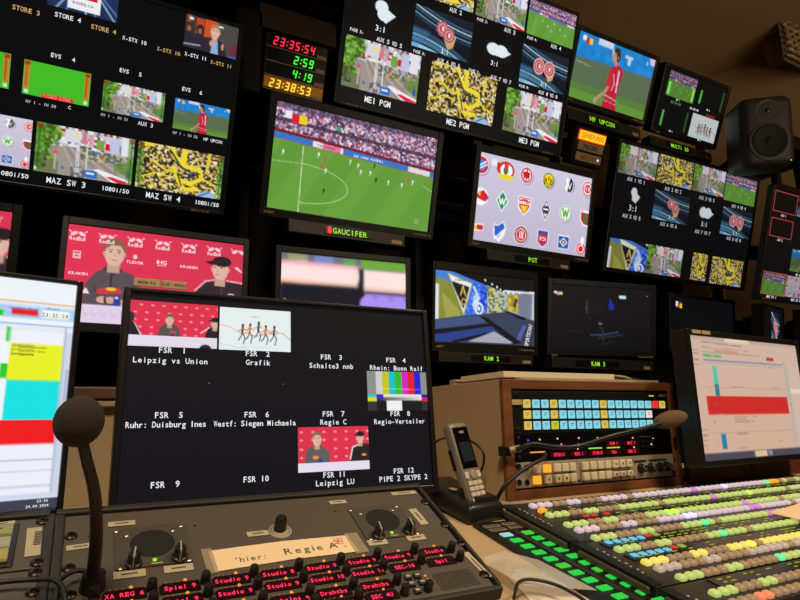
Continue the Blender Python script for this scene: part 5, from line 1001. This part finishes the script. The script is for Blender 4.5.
def readout(x, y, s, first=True):
    o = obj('readout_window', IC, M_redw, [extr([(x-.001, y-.0078), (x+.0405, y-.0078), (x+.0405, y+.004), (x+.038, y+.0072), (x+.003, y+.0072), (x-.001, y+.004)], .0002, .0018, 'xy')])
    obj('readout', o, M_ledr, [lay(text2d(s, .0060, .78), x+.0195, y-.001, .0021, 'xy')])
    obj('tally_dots', IC, M_amb, [ball((x+.021+.005*k, y+.0098, .001), (.0010, .0010, .0006), 6) for k in ((0, 1) if first else (0,))]) if False else None
    obj('amber_light', IC, M_amb, [ball((x+.026, y+.0102, .0008), (.0021, .0021, .0012), 8)])
    for k in range(3): obj('status_dot', IC, mat('status_dim', (120, 70, 30), .5, emit=(120, 60, 20), strength=.8), [ball((x+.006+.006*k, y+.0098, .0004), (.0012, .0012, .0006), 6)])
def encoder(x, y): obj('encoder_knob', IC, M_knob, [lathe((x, y, 0), (0, 0, 1), [(0, .0056), (.007, .0052), (.0118, .0048), (.0128, .0038)], 16)], True)
R1 = ['XA REG 6', 'Spiel 9', 'Studio 9', 'Studio 8', 'Studio 9', 'Studio 9', 'Studio 9', 'Studio']
R2 = ['XB REG 5', 'Spiel 9', 'Studio 9', 'Studio 9', 'Studio 10', 'Studio 11', 'SEC-10', 'Spi1']
R3 = ['Spiel', 'Drahtlos', 'KOM 4', 'Drahtlos 4', 'Drahtbs', 'Drahtbs', None, None]
R4 = ['Spiel', 'Spiel 3', 'KOM 4', 'Drahtlos', 'Drahtlos', 'SEC 4U', None, None]
for rw, y0 in ((R1, -.1485), (R2, -.1685), (R3, -.1915), (R4, -.2090)):
    for n, s in enumerate(rw):
        if s: readout(xs[n], y0+.0004*n, s); encoder(xs[n]-.0085, y0+.0035+.0004*n)
for x, y in ((.460, -.148), (.462, -.167), (.3577, -.190), (.359, -.209), (.391, -.209)): encoder(x, y)
for x, y in ((.375, -.186), (.388, -.186), (.374, -.198), (.389, -.198), (.376, -.210)):
    o = obj('push_button', IC, M_cond, [box((x, y, .002), (.009, .0075, .004), .0008)]); obj('button_cap', o, M_label, [box((x, y, .0042), (.0055, .003, .0006))])
for x, y in ((.4, -.186), (.4, -.1925)): obj('amber_light', IC, M_amb, [ball((x, y, .0005), (.0016, .0016, .001), 8)])
g_ = obj('grille_plate', IC, M_con, [box((.4375, -.1995, .0006), (.055, .028, .0012), .0004)])
hs = []
for a in range(19):
    for b in range(10): hs.append(lathe((.412+.0028*a+(.0014 if b % 2 else 0), -.1872-.0027*b, .0010), (0, 0, 1), [(0, .0010), (.0004, .0010)], 6))
o = obj('grille_holes', g_, M_blk, hs); o['kind'] = 'stuff'
# taped paper label
o = obj('paper_sign', None, mat('paper_cream', (226, 200, 158), .75, noise=.03, scale=60), [extr([(.154, -.095), (.242, -.092), (.331, -.0945), (.3345, -.128), (.25, -.127), (.156, -.1315)], .0006, .0012, 'xy')])
o.location = (0, .85, -.101+H); o.rotation_euler = CR; tag(o, 'cream paper strip taped on the intercom panel with the words Regie A', 'paper sign')
M_pen = mat('grey_ink', (88, 78, 66), .7); L_ = lay(text2d("'hier:", .0085, None, .34, 1.05), .201, -.1165, .0014, 'xy', R(2)); obj('lettering', o, M_pen, [L_]); obj('lettering', o, M_pen, [lay(text2d('Regie A .', .0105, None, .34, 1.15), .283, -.1115, .0014, 'xy', R(1))])
fl = []
for k in range(4):
    a = k*PI/2+.5; c = Vector((.3145+.0042*math.cos(a), -.104+.0042*math.sin(a), .0015)); fl.append(tube([c+Vector((.0034*math.cos(b), .0026*math.sin(b), 0)) for b in np.linspace(0, 2*PI, 9)], .00028, 5, 2))
fl.append(tube([(.3145, -.104, .0015), (.31, -.109, .0015), (.307, -.111, .0015)], .0003, 5, 3)); obj('flower_drawing', o, mat('red_ink', (190, 60, 50), .6), fl)
o2 = obj('tape_strip', o, mat('tape_clear', (190, 170, 140), .15, alpha=.35), [extr([(.146, -.091), (.158, -.091), (.160, -.134), (.148, -.134)], .0013, .0016, 'xy')]); obj('tape_strip', o, mat('tape_clear', (190, 170, 140), .15, alpha=.35), [extr([(.327, -.091), (.345, -.092), (.347, -.131), (.329, -.132)], .0013, .0016, 'xy')])

LC = thing('control_console', 'grey sloping rack panel at bottom left with yellow lit keys', 'control panel', (-.011, .85, -.101), CR)
obj('faceplate', LC, M_con, [box((-.244, -.0455, -.003), (.478, .088, .006), .0015)]); obj('faceplate', LC, M_con, [box((-.244, -.158, -.003), (.478, .131, .006), .0015)])
obj('surround', LC, M_cond, [box((-.244, .004, -.006), (.487, .010, .020), .002), box((-.0002, -.108, -.008), (.010, .224, .020), .002)]); obj('chassis', LC, M_cond, [extr([(.008, -.010), (-.215, -.010), (-.215, -.030), (.008, -.088)], -.485, -.004, 'yz')])
for y in (-.009, -.082, -.098, -.127, -.2): obj('screw', LC, mat('screw_dark', (44, 38, 32), .35, .8), [lathe((-.008, y, 0), (0, 0, 1), [(0, .0068), (.0015, .0068), (.003, .005), (.0032, .0025), (.0018, .0018)], 18)], True)
kf = obj('key_frame', LC, M_blk, [box((-.072, -.048, .0012), (.084, .074, .0024), .001)])
for n, (y, c) in enumerate(((-.026, (150, 145, 70)), (-.048, (165, 155, 115)), (-.069, (180, 150, 75)))):
    for k, x in enumerate((-.052, -.088)): o = obj('lit_key', kf, glow('console_key_%d' % n, c, .5, base=tuple(v*.6 for v in c)), [box((x, y, .004), (.033, .0165, .005), .001)]); obj('key_legend', o, M_print, [box((x-.002, y+.001, .0066), (.018, .0018, .0004))])
label3(LC, -.014, -.046, .05, .015, R(-88), False); o = obj('barcode', LC, M_print, [box((-.0105, -.030-.0028*k, .0017), (.007, .0013, .0004)) for k in range(9)])
label3(LC, -.050, -.0085, .03, .006, .1, True)

# ================================================================== clear plastic sleeve, small things near the bottom edge
o = obj('plastic_sleeve', None, mat('clear_plastic', (215, 205, 190), .08, alpha=.38), [extr([(0, 0), (.05, .018), (.085, -.02), (.1, -.12), (.0, -.09), (-.012, -.02)], 0, .0008, 'xy')])
o.location = mm @ Vector((-.185, -.250, .018)); o.location.z += H; o.rotation_euler = (R(12), R(4), 0); tag(o, 'clear plastic sleeve lying at the right corner of the intercom panel', 'sleeve')
pp = obj('white_sheet', None, mat('sheet_white', (208, 196, 180), .7), [extr([(-.165, -.285), (-.125, -.262), (-.088, -.33), (-.10, -.42), (-.19, -.39)], .0006, .0012, 'xy')])
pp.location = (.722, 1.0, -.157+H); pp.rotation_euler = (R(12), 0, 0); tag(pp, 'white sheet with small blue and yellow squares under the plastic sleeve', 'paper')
for u, v, c in ((-.120, -.272, (150, 200, 215)), (-.118, -.293, (150, 200, 215)), (-.138, -.270, (200, 200, 90)), (-.111, -.300, (205, 195, 110)), (-.136, -.283, (210, 205, 130))): obj('coloured_square', pp, mat('print_%d_%d' % (c[0], c[1]), c, .6), [box((u, v, .0014), (.010, .011, .0004))])  # flat blue and yellow squares laid on the white sheet
cable('black cable curling over the plastic sleeve at the bottom edge', [(.50, .64, -.215), (.53, .665, -.205), (.555, .66, -.205), (.575, .63, -.212), (.585, .58, -.23), (.58, .5, -.262)], .0022)
cable('black cable arching over the left console at the bottom left corner', [(-.12, .70, -.168), (-.07, .735, -.148), (-.02, .735, -.146), (.005, .715, -.15), (.012, .68, -.177)], .0025)
cable('black cable looping to the foot of the left microphone', [(.0, .70, -.166), (.004, .725, -.148), (.018, .738, -.143), (.032, .735, -.146)], .0025)
